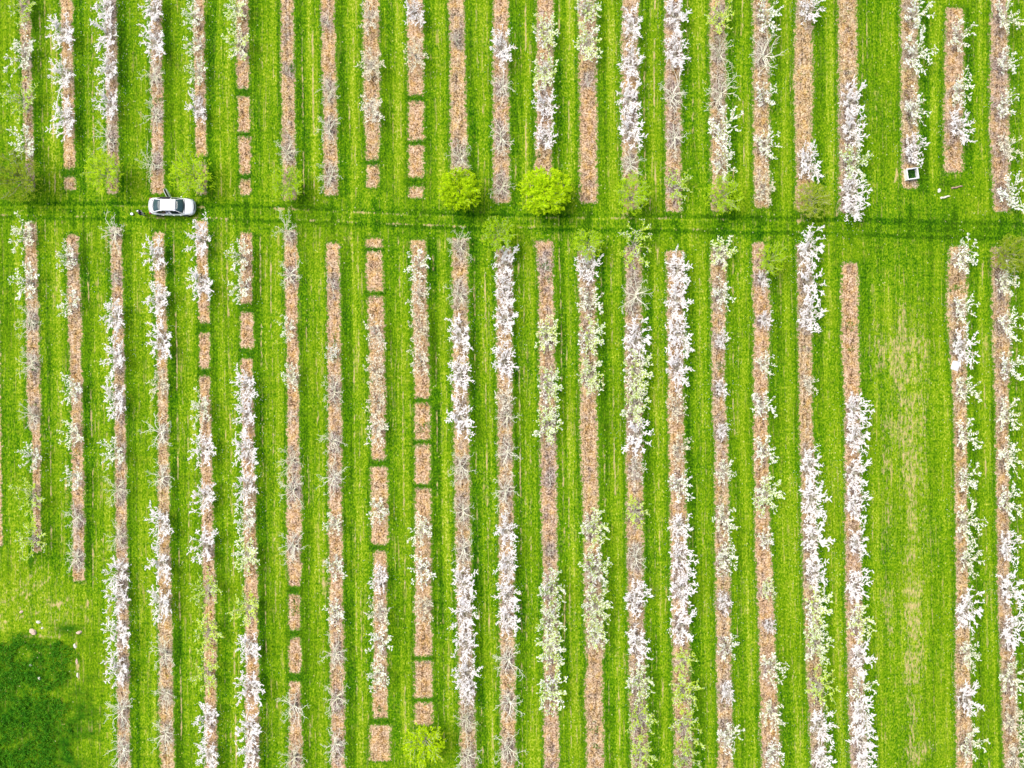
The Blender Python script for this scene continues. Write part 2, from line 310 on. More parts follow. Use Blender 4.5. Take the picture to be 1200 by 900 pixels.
# ------------------------------------------------------------------ mesh builder
class MB:
    def __init__(s): s.v=[]; s.f=[]
    def quad(s, c, u, w):
        i=len(s.v); s.v += [c-u-w, c+u-w, c+u+w, c-u+w]; s.f.append((i,i+1,i+2,i+3))
    def leaf(s, c, u, w):
        i=len(s.v); s.v += [c-u, c-w, c+u, c+w]; s.f.append((i,i+1,i+2,i+3))
    def tube(s, pts, rs, n=4, cap=True):
        base=len(s.v)
        for k,(p,r) in enumerate(zip(pts,rs)):
            d = (pts[min(k+1,len(pts)-1)]-pts[max(k-1,0)])
            if d.length<1e-6: d=Vector((0,0,1))
            d.normalize()
            a = d.cross(Vector((0,0,1)) if abs(d.z)<.9 else Vector((1,0,0))).normalized(); b=d.cross(a)
            for j in range(n):
                t=2*PI*j/n; s.v.append(p+a*(r*math.cos(t))+b*(r*math.sin(t)))
        for k in range(len(pts)-1):
            for j in range(n):
                q=base+k*n
                s.f.append((q+j,q+(j+1)%n,q+n+(j+1)%n,q+n+j))
        if cap and n>=3:
            s.f.append(tuple(base+j for j in reversed(range(n))))
            q=base+(len(pts)-1)*n; s.f.append(tuple(q+j for j in range(n)))
    def box(s, x0,x1,y0,y1,z0,z1):
        i=len(s.v)
        for z in (z0,z1):
            for x,y in ((x0,y0),(x1,y0),(x1,y1),(x0,y1)): s.v.append(Vector((x,y,z)))
        s.f += [(i,i+3,i+2,i+1),(i+4,i+5,i+6,i+7),(i,i+1,i+5,i+4),(i+1,i+2,i+6,i+5),(i+2,i+3,i+7,i+6),(i+3,i,i+4,i+7)]
    def mesh(s, name, mat, smooth=False):
        me=bpy.data.meshes.new(name); me.from_pydata([tuple(v) for v in s.v],[],s.f)
        me.materials.append(mat)
        if smooth: me.polygons.foreach_set('use_smooth',[True]*len(me.polygons))
        me.update(); return me
def link(name, me, parent=None):
    o=bpy.data.objects.new(name, me); C.objects.link(o)
    if parent: o.parent=parent
    return o
def empty(name, loc, label, cat, group=None, rz=0):
    o=bpy.data.objects.new(name,None); C.objects.link(o); o.location=loc; o.rotation_euler=(0,0,rz)
    o.empty_display_size=.3; o['label']=label; o['category']=cat
    if group: o['group']=group
    return o
def tag(o,label,cat,group=None):
    o['label']=label; o['category']=cat
    if group: o['group']=group
    return o

# ------------------------------------------------------------------ ground
def ground():
    xs = np.concatenate([[-2500,-900,-300,-130,-75],np.arange(-58,58.01,.11),[75,130,300,900,2500]])
    ys = np.concatenate([[-2500,-900,-300,-110],np.arange(-44,gy(292),.25),np.arange(gy(292),gy(222),.09),np.arange(gy(222),44,.25),[110,300,900,2500]])
    X,Yy = np.meshgrid(xs,ys); nx,ny=len(xs),len(ys)
    px = 600+X*S; py=450-Yy*S
    rng=np.random.RandomState(3)
    def vnoise(sx,sy,seed):                       # smooth value noise in pixels
        r=np.random.RandomState(seed); t=r.rand(512,512)
        u=px/sx+200.0; v=py/sy+200.0
        u=np.clip(u,0,509.9); v=np.clip(v,0,509.9)
        i=u.astype(int); j=v.astype(int); fu=u-i; fv=v-j
        fu=fu*fu*(3-2*fu); fv=fv*fv*(3-2*fv)
        return (t[j,i]*(1-fu)+t[j,i+1]*fu)*(1-fv)+(t[j+1,i]*(1-fu)+t[j+1,i+1]*fu)*fv
    def vn(sx,sy,seed): return .6*vnoise(sx,sy,seed)+.4*vnoise(sx/2.3,sy/2.3,seed+50)
    def sm(a,b,t):
        t=np.clip((t-a)/(b-a),0,1); return t*t*(3-2*t)
    lush=np.zeros_like(px); dry=np.zeros_like(px); wild=np.zeros_like(px); pale=np.zeros_like(px)
    trk = np.interp(px,[0,300,560,800,1000,1200],[246,250,259.5,263,267,271])
    rr=random.Random(5)
    for part,(rows,side) in enumerate(((UP,-1),(LO,1))):
        half = (py<trk) if side<0 else (py>=trk)
        for k,(pts,gaps) in enumerate(rows):
            yy=[p[0] for p in pts]
            ye = py if True else py
            c=np.interp(py,yy,[p[1] for p in pts]); w=np.interp(py,yy,[p[2] for p in pts])
            slope=.015; c = c+np.where(py>yy[-1],(py-yy[-1])*slope,0)+np.where(py<yy[0],(py-yy[0])*slope,0)
            d=px-c
            inr = sm(yy[0]-10,yy[0]+4,py)*(1-sm(yy[-1]-2,yy[-1]+14,py))
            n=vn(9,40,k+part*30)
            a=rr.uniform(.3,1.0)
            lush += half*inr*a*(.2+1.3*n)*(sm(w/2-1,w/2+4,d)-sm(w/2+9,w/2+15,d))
            lush += half*inr*.30*(sm(-w/2-6,-w/2-2,d)-sm(-w/2,-w/2+3,d))
            pale += half*inr*(.4+.6*n)*(sm(-w/2-17,-w/2-12,d)-sm(-w/2-7,-w/2-3,d))
            pale += half*inr*(.3)*(sm(w/2+11,w/2+15,d)-sm(w/2+19,w/2+24,d))
            e=vn(5,16,k+part*30+7)
            rightness = .75 if px is not None else 0
            dry += half*inr*np.clip(e*2.1-.98,0,1)*.9*(sm(-w/2-5,-w/2,d)-sm(w/2,w/2+4,d))
            # thin dashed wheel lines of dry grass between the rows
            for off,am in ((17,rr.uniform(.1,.9)),(23,rr.uniform(.0,.7)),(29,rr.uniform(.2,1.0)),(34,rr.uniform(0,.5))):
                ln = np.exp(-((d-off-1.2*(vn(40,90,400+k+int(off))-.5))/1.05)**2)
                dry += half*inr*am*ln*np.clip(vn(30,26,420+k*2+int(off)+part*50)*3.0-.95,0,1)*1.15
            for (g0,g1) in gaps:
                gg=sm(g0-3,g0+1,py)*(1-sm(g1-1,g1+3,py))*(np.abs(d)<w/2+3)
                lush+=gg*(.35+.7*vn(5,5,301)); dry*=1-gg*.6
            # lush dark blotches where the row line crosses the track
            y0 = yy[-1]+6 if side<0 else yy[0]-6
            bl=1.7*np.exp(-((px-c-1)/3.3)**2)
            lush += half*bl*(np.abs(py-trk)<40)*np.clip(1.5*vn(12,9,k*3+part)+.1,0,1.2)*(sm(trk-34,trk-16,py) if side<0 else 1-sm(trk+12,trk+26,py))*(1-inr)
    # wheel ruts of the track: dark lush line with tan dashes
    for s_,off in ((0,-6.2),(1,6.4)):
        yl = trk+off+ (vnoise(160,400,91+s_)-.5)*3
        g=np.exp(-((py-yl)/1.6)**2)
        lush += (.9+.7*sm(500,1100,px))*np.exp(-((py-yl-(2.4 if s_ else -2.4))/2.6)**2)*np.clip(vn(50,30,80+s_)*1.9,0.3,1.2)
        pale += 1.3*np.exp(-((py-yl-(-1.2 if s_ else 1.2))/1.4)**2)*np.clip(vn(50,30,96+s_)*1.8-.2,0,1)
        dry  += g*np.clip(vn(18,20,84+s_)*2.8-1.15,0,.8)*(1.0-.75*sm(850,1000,px))*(.35+vn(5,9,88+s_))
    lush += .62*np.exp(-((py-trk)/11)**2)*vn(40,14,61)
    lush += .8*np.exp(-((py-trk)/8)**2)*sm(1000,1080,px)*vn(60,9,62)
    # wide grass lane on the right: straw coloured worn streaks
    for (cx,w_,y0,y1,a,sd) in ((1062,14,350,560,1.15,1),(1068,8,470,900,1.0,2),(1040,5,480,760,.8,4),(1052,20,380,450,1.0,5),(1085,6,330,700,.55,6),(1073,10,700,800,1.0,7),(1030,6,330,480,.4,8),(1080,12,860,900,.9,9)):
        g=np.exp(-((px-cx-(py-600)*.012)/(w_*1.35))**2)*sm(y0-20,y0+20,py)*(1-sm(y1-20,y1+20,py))
        dry += .60*a*g*np.clip(vn(5,30,100+sd)*1.7-.2,0,1); lane = .0
    dry=np.where((px>1015)&(px<1105)&(py>290),np.minimum(dry,.56),dry)
    dry += .16*np.exp(-((px-1060)/26)**2)*sm(320,370,py)*vn(20,60,171)
    pale += .5*np.exp(-((px-1062)/38)**2)*sm(300,360,py)
    # headland corner lower left: diagonal straw arcs, then rough deep weeds
    zone = sm(660,680,py)*(1-sm(738,752,py))*(1-sm(98,118,px))
    def stroke(p0,p1,p2,wd,a,sd):
        best=np.full_like(px,1e9); m=(px<135)&(py>640)&(py<760)
        for t in np.linspace(0,1,60):
            x=(1-t)**2*p0[0]+2*t*(1-t)*p1[0]+t*t*p2[0]; y=(1-t)**2*p0[1]+2*t*(1-t)*p1[1]+t*t*p2[1]
            best=np.minimum(best,(px-x)**2+(py-y)**2)
        return a*np.exp(-best/wd**2)*np.clip(vn(7,7,sd)*2.6-.75,0,1.2)*m
    for q,(p0,p1,p2,wd,a) in enumerate((((-4,708),(30,698),(52,676),1.7,1.3),((20,706),(48,690),(66,667),1.6,1.3),((22,684),(38,676),(48,664),2.6,1.2),((-4,731),(12,729),(28,722),1.6,1.1),((60,712),(78,704),(96,694),1.8,1.0),((46,716),(60,708),(76,706),1.6,.9),((96,712),(104,706),(114,700),1.5,.9),((-4,697),(14,694),(30,686),1.5,.8),((70,690),(84,684),(98,672),1.4,.6),((24,668),(34,664),(44,655),3,.9),((102,700),(104,716),(103,730),1.3,.9),((36,722),(46,716),(56,714),4,.7))):
        dry += .52*stroke(p0,p1,p2,wd*1.25,a,200+q)
    dry += zone*.42*vn(14,11,123); lush -= zone*.1; pale += zone*.4
    wz = sm(738,768,py+ (vn(18,18,131)-.5)*44)*(1-sm(66,104,px+(vn(26,22,132)-.5)*74-(py-742)*.10))
    wild += wz*np.clip(.9*vn(24,24,133)+.9*vn(7,7,135)-.25,0,1); dry += wz*np.clip(vn(20,20,134)*2-1.2,0,1)*.6
    wild += .95*np.exp(-((px-80)/17)**2-((py-737)/6)**2)
    wild += .9*np.exp(-((px-37)/3.5)**2-((py-655)/9)**2)
    g=np.exp(-((py-745)/1.3)**2)*sm(26,32,px)*(1-sm(70,76,px)); dry+=g; wild*=1-g
    g=np.exp(-((px-88-(py-745)*.08)/2.0)**2)*sm(742,750,py)*(1-sm(798,806,py)); dry+=g*vn(4,6,140)*1.4; wild*=1-g*.8
    # dry spill beside a strip
    dry += .62*np.exp(-((px-380)/5.5)**2)*sm(648,658,py)*(1-sm(690,716,py))*(.4+.9*vn(5,9,150))
    dry += 1.1*np.exp(-((px-1050.5+(py-205)*.17)/1.8)**2)*sm(194,198,py)*(1-sm(212,217,py))
    # general mottling
    pale += .9*vn(80,150,160)-.3; lush += .55*vn(45,70,161)-.18
    dry += np.clip(vn(55,80,162)*2-1.25,0,1)*.35
    dry += .4*np.clip(vn(9,7,163)*3-1.7,0,1)*np.exp(-((py-trk)/26)**2)
    lush += .7*np.exp(-((px-1117)/15)**2-((py-215)/7)**2)+.9*np.exp(-((px-1120)/4)**2-((py-252)/14)**2)+.9*np.exp(-((px-1173)/4)**2-((py-263)/13)**2)
    me=bpy.data.meshes.new('grass_ground')
    Z = np.where((np.abs(X)<66)&(np.abs(Yy)<46),(vn(60,60,170)-.5)*.05,0.0)*0-0.0
    co=np.stack([X,Yy,Z],-1).reshape(-1,3)
    idx=np.arange(nx*ny).reshape(ny,nx)
    q=np.stack([idx[:-1,:-1],idx[:-1,1:],idx[1:,1:],idx[1:,:-1]],-1).reshape(-1,4)
    me.vertices.add(len(co)); me.vertices.foreach_set('co',co.ravel())
    me.loops.add(q.size); me.loops.foreach_set('vertex_index',q.ravel().astype(np.int32))
    me.polygons.add(len(q)); me.polygons.foreach_set('loop_start',np.arange(0,q.size,4,dtype=np.int32))
    me.polygons.foreach_set('loop_total',np.full(len(q),4,dtype=np.int32))
    me.update(calc_edges=True)
    for nm,chs in (('mask',(lush,dry,wild)),('mask2',(pale,pale,pale))):
        a=me.attributes.new(nm,'FLOAT_COLOR','POINT')
        arr=np.stack([np.clip(c,0,1.3) for c in chs]+[np.ones_like(px)],-1).reshape(-1)
        a.data.foreach_set('color',arr.astype(np.float32))
    me.materials.append(GRASS)
    o=link('grass_ground',me); o['kind']='structure'
ground()

# ------------------------------------------------------------------ soil strips
edge_pts=[]      # for the grass fringe
def soil(pts,gaps,trees,seed):
    segs=[]; y=pts[0][0]
    for g0,g1 in gaps: segs.append((y,g0)); y=g1
    segs.append((y,pts[-1][0]))
    base_grey=(random.Random(seed).uniform(.10,.40) if len(gaps)<2 else .05)
    hue=random.Random(seed+500).uniform(0,.9)*(1 if len(gaps)<2 else .15)
    for (a,b) in segs:
        if b-a<2: continue
        a-=(3.6 if a!=pts[0][0] else 2.4); b+=(3.6 if b!=pts[-1][0] else 2.4)
        vs=[];fs=[];cols=[]; n=max(4,int((b-a)/.8)); K=10
        for i in range(n+1):
            t=i/n; yy=a+(b-a)*t
            c,w=interp_strip(pts,yy)
            end=min(yy-a,b-yy); 
            f=1-.55*max(0,1-end/5.0)**2
            nl=noise.noise((yy*.045,seed*3.1,0))*1.5+noise.noise((yy*.16,seed*3.1,2))*1.3+noise.noise((yy*.5,seed,3))*1.3+noise.noise((yy*1.7,seed,13))*.9
            nr=noise.noise((yy*.045,seed*3.1,9))*1.5+noise.noise((yy*.16,seed*3.1,8))*1.3+noise.noise((yy*.5,seed,7))*1.3+noise.noise((yy*1.7,seed,17))*.9
            l=c-(w/2+2.0)*f+nl; r=c+(w/2+2.0)*f+nr
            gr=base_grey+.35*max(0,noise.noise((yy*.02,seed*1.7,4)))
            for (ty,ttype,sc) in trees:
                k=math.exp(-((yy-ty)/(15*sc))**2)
                gr+=k*{'W':.72,'B':.80,'S':.42,'M':.55,'Y':.30,'G':.55,'N':.6,'R':.3}[ttype]  # grey mulch around each tree, partly painted-in shade beneath its crown
            for j in range(K+1):
                s=j/K; x=l+(r-l)*s
                yj=yy+(noise.noise((x*.3,seed,5+i//max(n,1)))*1.3 if i in(0,n) else 0)
                vs.append((gx(x),gy(yj),.006))
                e=max(0,1-min(s,1-s)/.34,(1-max(0,end)/7.0)*1.1)
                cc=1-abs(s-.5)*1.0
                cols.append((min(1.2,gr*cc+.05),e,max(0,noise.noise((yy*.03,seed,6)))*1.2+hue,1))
            if i%2==0: edge_pts.append((l,yy)); edge_pts.append((r,yy))
        for i in range(n):
            for j in range(K):
                q=i*(K+1)+j; fs.append((q,q+K+1,q+K+2,q+1))
        me=bpy.data.meshes.new('soil_strip'); me.from_pydata(vs,[],fs)
        at=me.attributes.new('mask','FLOAT_COLOR','POINT')
        at.data.foreach_set('color',[v for c_ in cols for v in c_])
        me.materials.append(SOIL)
        o=link('soil_strip',me); o['kind']='structure'
        for k in range(int(a//1),int(a//1)+1):
            for _ in range(14):
                c,w=interp_strip(pts,a); edge_pts.append((c+random.uniform(-w/2,w/2),a+random.uniform(-1,1)))
                c,w=interp_strip(pts,b); edge_pts.append((c+random.uniform(-w/2,w/2),b+random.uniform(-1,1)))
for rows,trs,base in ((UP,UT,0),(LO,LT,40)):
    for k,(pts,gaps) in enumerate(rows):
        tl=[(t[1],t[0],(t[3] if len(t)>3 else 1)) for t in trs[k]] if k<len(trs) else []
        soil(pts,gaps,tl,base+k)
soil(*LEFTX,[],99)

# ------------------------------------------------------------------ trees
def rot_about(v,axis,a): return Matrix.Rotation(a,3,axis)@v
def tree_skeleton(rg, reach, ex, ey, h, nl, nlat, shoot, droop=0.0, rl=.040, rs=.016, fan=None):
    """returns limbs and shoots: lists of (pts, radii)"""
    th=rg.uniform(.45,.7); base=Vector((rg.uniform(-.04,.04),rg.uniform(-.04,.04),th))
    limbs=[];shoots=[]
    a0=rg.uniform(0,2*PI)
    for i in range(nl):
        az=a0+2*PI*i/nl+rg.uniform(-.35,.35)
        if fan: az = az if rg.random()>.5 else fan+rg.uniform(-.5,.5)
        L=reach*rg.uniform(.72,1.1); top=h*rg.uniform(.62,1.0)
        d=Vector((math.cos(az)*ex,math.sin(az)*ey,0))
        bend=rg.uniform(-.45,.45); side=Vector((-d.y,d.x,0))
        pts=[]; n=7
        for k in range(n+1):
            t=k/n
            p=base+d*(L*(t**.9))+side*(bend*math.sin(t*PI)*.5+ .10*math.sin(t*7+i))+Vector((0,0,(top-th)*(t**.75)-droop*t*t))
            p+=Vector((rg.uniform(-.05,.05),rg.uniform(-.05,.05),rg.uniform(-.04,.04)))*(1 if k else 0)
            pts.append(p)
        rr=[rl*(1-.72*k/n) for k in range(n+1)]
        limbs.append((pts,rr))
        for j in range(nlat):
            t=rg.uniform(.10,1.0); f=t*n; k=min(int(f),n-1); p=pts[k].lerp(pts[k+1],f-k)
            dd=(pts[k+1]-pts[k]).normalized()
            ang=rg.uniform(.4,1.25)*rg.choice((-1,1))
            v=rot_about(dd,Vector((0,0,1)),ang); v.z=rg.uniform(.05,.75); v.normalize()
            sl=shoot*rg.uniform(.5,1.3)*(1-.35*t); cv=rg.uniform(-.35,.35)
            sp=[p]; m=4
            for q in range(m):
                v=rot_about(v,Vector((0,0,1)),cv+rg.uniform(-.22,.22)); v.z=max(-.3,v.z+rg.uniform(-.15,.12)); v.normalize()
                sp.append(sp[-1]+v*(sl/m))
            shoots.append((sp,[rs*(1-.15*q) for q in range(m+1)]))
            # side twig
            if rg.random()<.55:
                q=sp[rg.randint(1,3)]; v2=rot_about(v,Vector((0,0,1)),rg.uniform(.6,1.2)*rg.choice((-1,1)))
                shoots.append(([q,q+v2*sl*.25,q+v2*sl*.45+Vector((0,0,.03))],[rs*.8,rs*.65,rs*.5]))
    return base,limbs,shoots
def rvec(rg,s): return Vector((rg.uniform(-s,s),rg.uniform(-s,s),rg.uniform(-s,s)))
def petals(mb,rg,lines,step,per,size,jit,tmin=0.0,dens=None,tilt=.55,narrow=1.0):
    for pts,_ in lines:
        tot=0; segs=[]
        for a,b in zip(pts[:-1],pts[1:]): segs.append((a,b,(b-a).length)); tot+=segs[-1][2]
        s=tmin*tot
        while s<tot:
            acc=0
            for a,b,l in segs:
                if acc+l>=s or (a,b,l)==segs[-1]:
                    c=a.lerp(b,min(1,(s-acc)/max(l,1e-6))); dv=(b-a).normalized() if l>0 else Vector((1,0,0)); break
                acc+=l
            keep = 1 if dens is None else dens(c)
            if rg.random()<keep:
                for _ in range(per):
                    nrm=(Vector((0,0,1))+rvec(rg,tilt)).normalized()
                    u=nrm.cross(rvec(rg,1)).normalized(); w=nrm.cross(u)
                    z=size*rg.uniform(.6,1.25)
                    mb.leaf(c+rvec(rg,jit),u*z,w*z*narrow)
            s+=step*rg.uniform(.7,1.3)
def clump(rg,k=1.6,lo=.35):
    off=Vector((rg.uniform(0,90),rg.uniform(0,90),rg.uniform(0,90)))
    return lambda p: 1.0 if noise.noise(p*k+off)>lo-.5 else .25

PROTO={}
def build_proto(kind,i):
    rg=random.Random(hash_(kind)*100+i)
    big={}
    if kind=='W': sk=tree_skeleton(rg,1.62,.82,1.34,1.9,14,13,.50,rl=.026,rs=.010)
    elif kind=='S': sk=tree_skeleton(rg,1.65,.84,1.22,2.0,12,13,.42,rl=.024,rs=.008)
    elif kind=='M': sk=tree_skeleton(rg,1.65,.84,1.28,2.0,14,15,.46,rl=.026,rs=.009)
    elif kind=='Y': sk=tree_skeleton(rg,1.62,.74,1.25,2.0,12,15,.42,rl=.024,rs=.010)
    elif kind=='B': sk=tree_skeleton(rg,1.8,.78,1.25,1.9,10,9,.62,rl=.030,rs=.0125,droop=.3)
    elif kind=='N': sk=tree_skeleton(rg,1.3,.6,1.15,1.9,6,4,.5,rl=.022,rs=.009)
    elif kind=='G': sk=tree_skeleton(rg,1.7,.86,1.25,2.0,12,12,.50,rl=.024,rs=.009)
    else:           sk=tree_skeleton(rg,1.75,1,1,3.3,15,11,.62,rl=.035,rs=.012)
    base,limbs,shoots=sk
    parts=[]
    t=MB(); tr=.075 if kind!='N' else .04
    t.tube([Vector((0,0,-.05)),Vector((0,0,.12)),base*.6,base+Vector((0,0,.05))],[tr*1.45,tr*1.1,tr*.95,tr*.85],7)
    parts.append(('trunk',t.mesh('trunk',BARK,True)))
    b=MB()
    for p,r in limbs: b.tube(p,r,5)
    for p,r in shoots: b.tube(p,r,3)
    parts.append(('branches',b.mesh('branches',BARK_LIGHT if kind in 'BN' else BARK,True)))
    c=MB()
    if kind=='W':
        petals(c,rg,shoots,.042,2,.040,.022,.10,clump(rg,1.8,.32),tilt=.3)
        petals(c,rg,limbs,.06,2,.038,.025,.6,clump(rg,1.8,.32),tilt=.3)
        parts.append(('blossom',c.mesh('blossom',BLOSSOM)))
    elif kind=='S':
        petals(c,rg,shoots,.036,2,.041,.026,.40,clump(rg,2.4,.40),tilt=.25)
        petals(c,rg,limbs,.09,2,.034,.04,.7,clump(rg,2.4,.45),tilt=.3)
        parts.append(('blossom',c.mesh('blossom',BLOSSOM_CREAM)))
        c=MB(); petals(c,rg,shoots,.20,1,.034,.05,.3); parts.append(('foliage',c.mesh('foliage',LEAF)))
    elif kind=='M':
        petals(c,rg,shoots,.040,2,.040,.026,.45,clump(rg,2.2,.40),tilt=.3)
        petals(c,rg,limbs,.09,2,.034,.04,.7,clump(rg,2.4,.45),tilt=.3)
        parts.append(('blossom',c.mesh('blossom',BLOSSOM_CREAM)))
        c=MB(); petals(c,rg,shoots,.080,2,.042,.05,.2,clump(rg,1.0,.36),narrow=.7); parts.append(('foliage',c.mesh('foliage',LEAF)))
    elif kind=='Y':
        petals(c,rg,shoots,.045,2,.036,.024,.55,clump(rg,2.4,.42),tilt=.3)
        parts.append(('buds',c.mesh('buds',BUD)))
    elif kind=='B':
        petals(c,rg,shoots,.18,1,.028,.04,.3); parts.append(('foliage',c.mesh('foliage',BUD)))
    elif kind=='G':
        petals(c,rg,shoots,.048,3,.040,.030,.1,clump(rg,2.0,.32),narrow=.6)
        petals(c,rg,limbs,.10,2,.042,.06,.5,narrow=.65)
        parts.append(('foliage',c.mesh('foliage',LEAF)))
        c=MB(); petals(c,rg,shoots,.16,2,.036,.045,.4,clump(rg,1.5,.5)); parts.append(('blossom',c.mesh('blossom',BLOSSOM_CREAM)))
    elif kind[0]=='R':
        mt={'Rbright':LEAF_BRIGHT,'Rmid':LEAF_FRESH,'Rdull':LEAF_DULL,'Rsparse':LEAF_BRIGHT}[kind]
        st,pr,sz={'Rbright':(.045,4,.050),'Rmid':(.075,3,.042),'Rdull':(.085,3,.042),'Rsparse':(.11,3,.055)}[kind]
        petals(c,rg,shoots,st,pr,sz,.085,.05,clump(rg,1.6,.28),tilt=.8,narrow=.7)
        petals(c,rg,limbs,st*1.3,pr,sz,.09,.25,clump(rg,1.6,.25),tilt=.8,narrow=.7)
        # leafy spurs filling the dome of the crown
        nsp,nl_,lz={'Rbright':(620,16,.060),'Rmid':(330,13,.050),'Rdull':(420,12,.050),'Rsparse':(190,16,.066)}[kind]
        dn=clump(rg,1.1,.36)
        for _ in range(nsp):
            a=rg.uniform(0,2*PI); rr_=1.85*math.sqrt(rg.random())*(1+.14*noise.noise((math.cos(a)*2,math.sin(a)*2,i*7.7)))
            zz=1.2+2.0*math.sqrt(max(0,1-(rr_/2.1)**2))*rg.uniform(.45,1.0)
            p=Vector((rr_*math.cos(a),rr_*math.sin(a),zz))
            if rg.random()>dn(p): continue
            dr_=(Vector((math.cos(a),math.sin(a),.6))+rvec(rg,.9)).normalized()
            for q in range(nl_):
                cpt=p+dr_*(.32*q/nl_)+rvec(rg,.07)
                nrm=(Vector((0,0,1))+rvec(rg,.8)).normalized(); u=nrm.cross(rvec(rg,1)).normalized(); z=lz*rg.uniform(.6,1.2)
                c.leaf(cpt,u*z,nrm.cross(u)*z*.6)
        parts.append(('foliage',c.mesh('foliage',mt)))
    return parts
def hash_(k): return sum(ord(ch)*(i+3) for i,ch in enumerate(k))
NV={'W':10,'S':9,'M':6,'Y':5,'B':10,'N':4,'G':6}
NAME={'W':'blossoming_fruit_tree','S':'thinly_blossoming_fruit_tree','M':'blossoming_leafy_fruit_tree','Y':'budding_fruit_tree','B':'bare_fruit_tree','N':'young_bare_fruit_tree','G':'leafing_fruit_tree','R':'round_leafy_tree'}
LOOK={'W':'dense white blossoming fruit tree','S':'thin pale blossoming fruit tree','M':'white and green fruit tree','Y':'yellowish white budding fruit tree','B':'bare pale branched fruit tree','N':'small thin bare fruit tree','G':'fresh green leafing fruit tree'}
GRP={'W':'dense white blossoming trees in the orchard rows','S':'thinly blossoming trees in the orchard rows','M':'white and green trees in the orchard rows','Y':'budding trees in the orchard rows','B':'bare branched trees in the orchard rows','N':'small bare trees in the orchard rows','G':'green leafing trees in the orchard rows','R':'round leafy trees beside the track'}
ORD=['','first','second','third','fourth','fifth','sixth','seventh','eighth','ninth','tenth','eleventh','twelfth','thirteenth','fourteenth','fifteenth','sixteenth','seventeenth','eighteenth','nineteenth','twentieth','twenty-first','twenty-second','twenty-third']
used={}
def get_parts(kind):
    n=NV.get(kind,3 if kind!='Rbright' else 2)
    k=used.get(kind,0); used[kind]=k+1; i=k%n
    if (kind,i) not in PROTO: PROTO[(kind,i)]=build_proto(kind,i)
    return PROTO[(kind,i)]
rt=random.Random(21); ntree=0
RL={'bright':'bright yellow-green round','mid':'light green open round','dull':'dull olive green round','sparse':'vivid green open branched'}
for rows,trs,where in ((UP,UT,'upper'),(LO,LT,'lower')):
    for k,lst in enumerate(trs):
        order=sorted(range(len(lst)),key=lambda q:lst[q][1],reverse=(where=='upper'))
        for rank,q in enumerate(order,1):
            t=lst[q]; ty=t[0]; yc=t[1]; dx=t[2] if len(t)>2 else 0; sc=t[3] if len(t)>3 else 1
            hh=1.3*sc if ty!='R' else 2.0*sc
            yg=450+(yc-450)*(1-hh/HCAM)
            cx,_=interp_strip(rows[k][0],yg)
            if where=='lower' and k==9 and ty=='R': cx=496.5
            # dx is the visible offset of the crown beyond plain perspective lean
            lean=(cx-600)*hh/HCAM
            xoff=(dx-lean*0.55)*.55 if ty!='R' else dx-lean*.8
            if ty=='R': xoff=dx*.9-0
            kind=ty if ty!='R' else 'R'+t[4]
            if ty=='R': xg=(cx+dx-600)*(1-hh/HCAM)+600; 
            else: xg=cx+max(-4,min(4,xoff))+rt.uniform(-.8,.8)
            if ty=='R':
                lab=f"{RL[t[4]]} tree, {ORD[rank]} from the track in the {ORD[k+1]} {where} row from left" if t[4]!='sparse' else 'vivid green open branched tree at the bottom end of the tenth lower row'
            else:
                lab=f"{LOOK[ty]}, {ORD[rank]} tree {'up' if where=='upper' else 'down'} from the track, {ORD[k+1]} {where} row from left"
            rz=rt.uniform(-.3,.3)+(PI if rt.random()<.5 else 0)
            if ty=='R': rz=rt.uniform(0,2*PI)
            root=empty(NAME[ty],(gx(xg),gy(yg),0),lab,'fruit tree' if ty!='R' else 'tree',GRP[ty],rz)
            sz=sc*rt.uniform(.95,1.05)
            lx=gx(600)+ (xg-600)/S; 
            root.scale=(sz*rt.uniform(.92,1.08),sz*rt.uniform(.95,1.08),(.6+.4*sc)*rt.uniform(.92,1.1))
            for pn,me in get_parts(kind): link(pn,me,root)
            ntree+=1
print('trees',ntree)

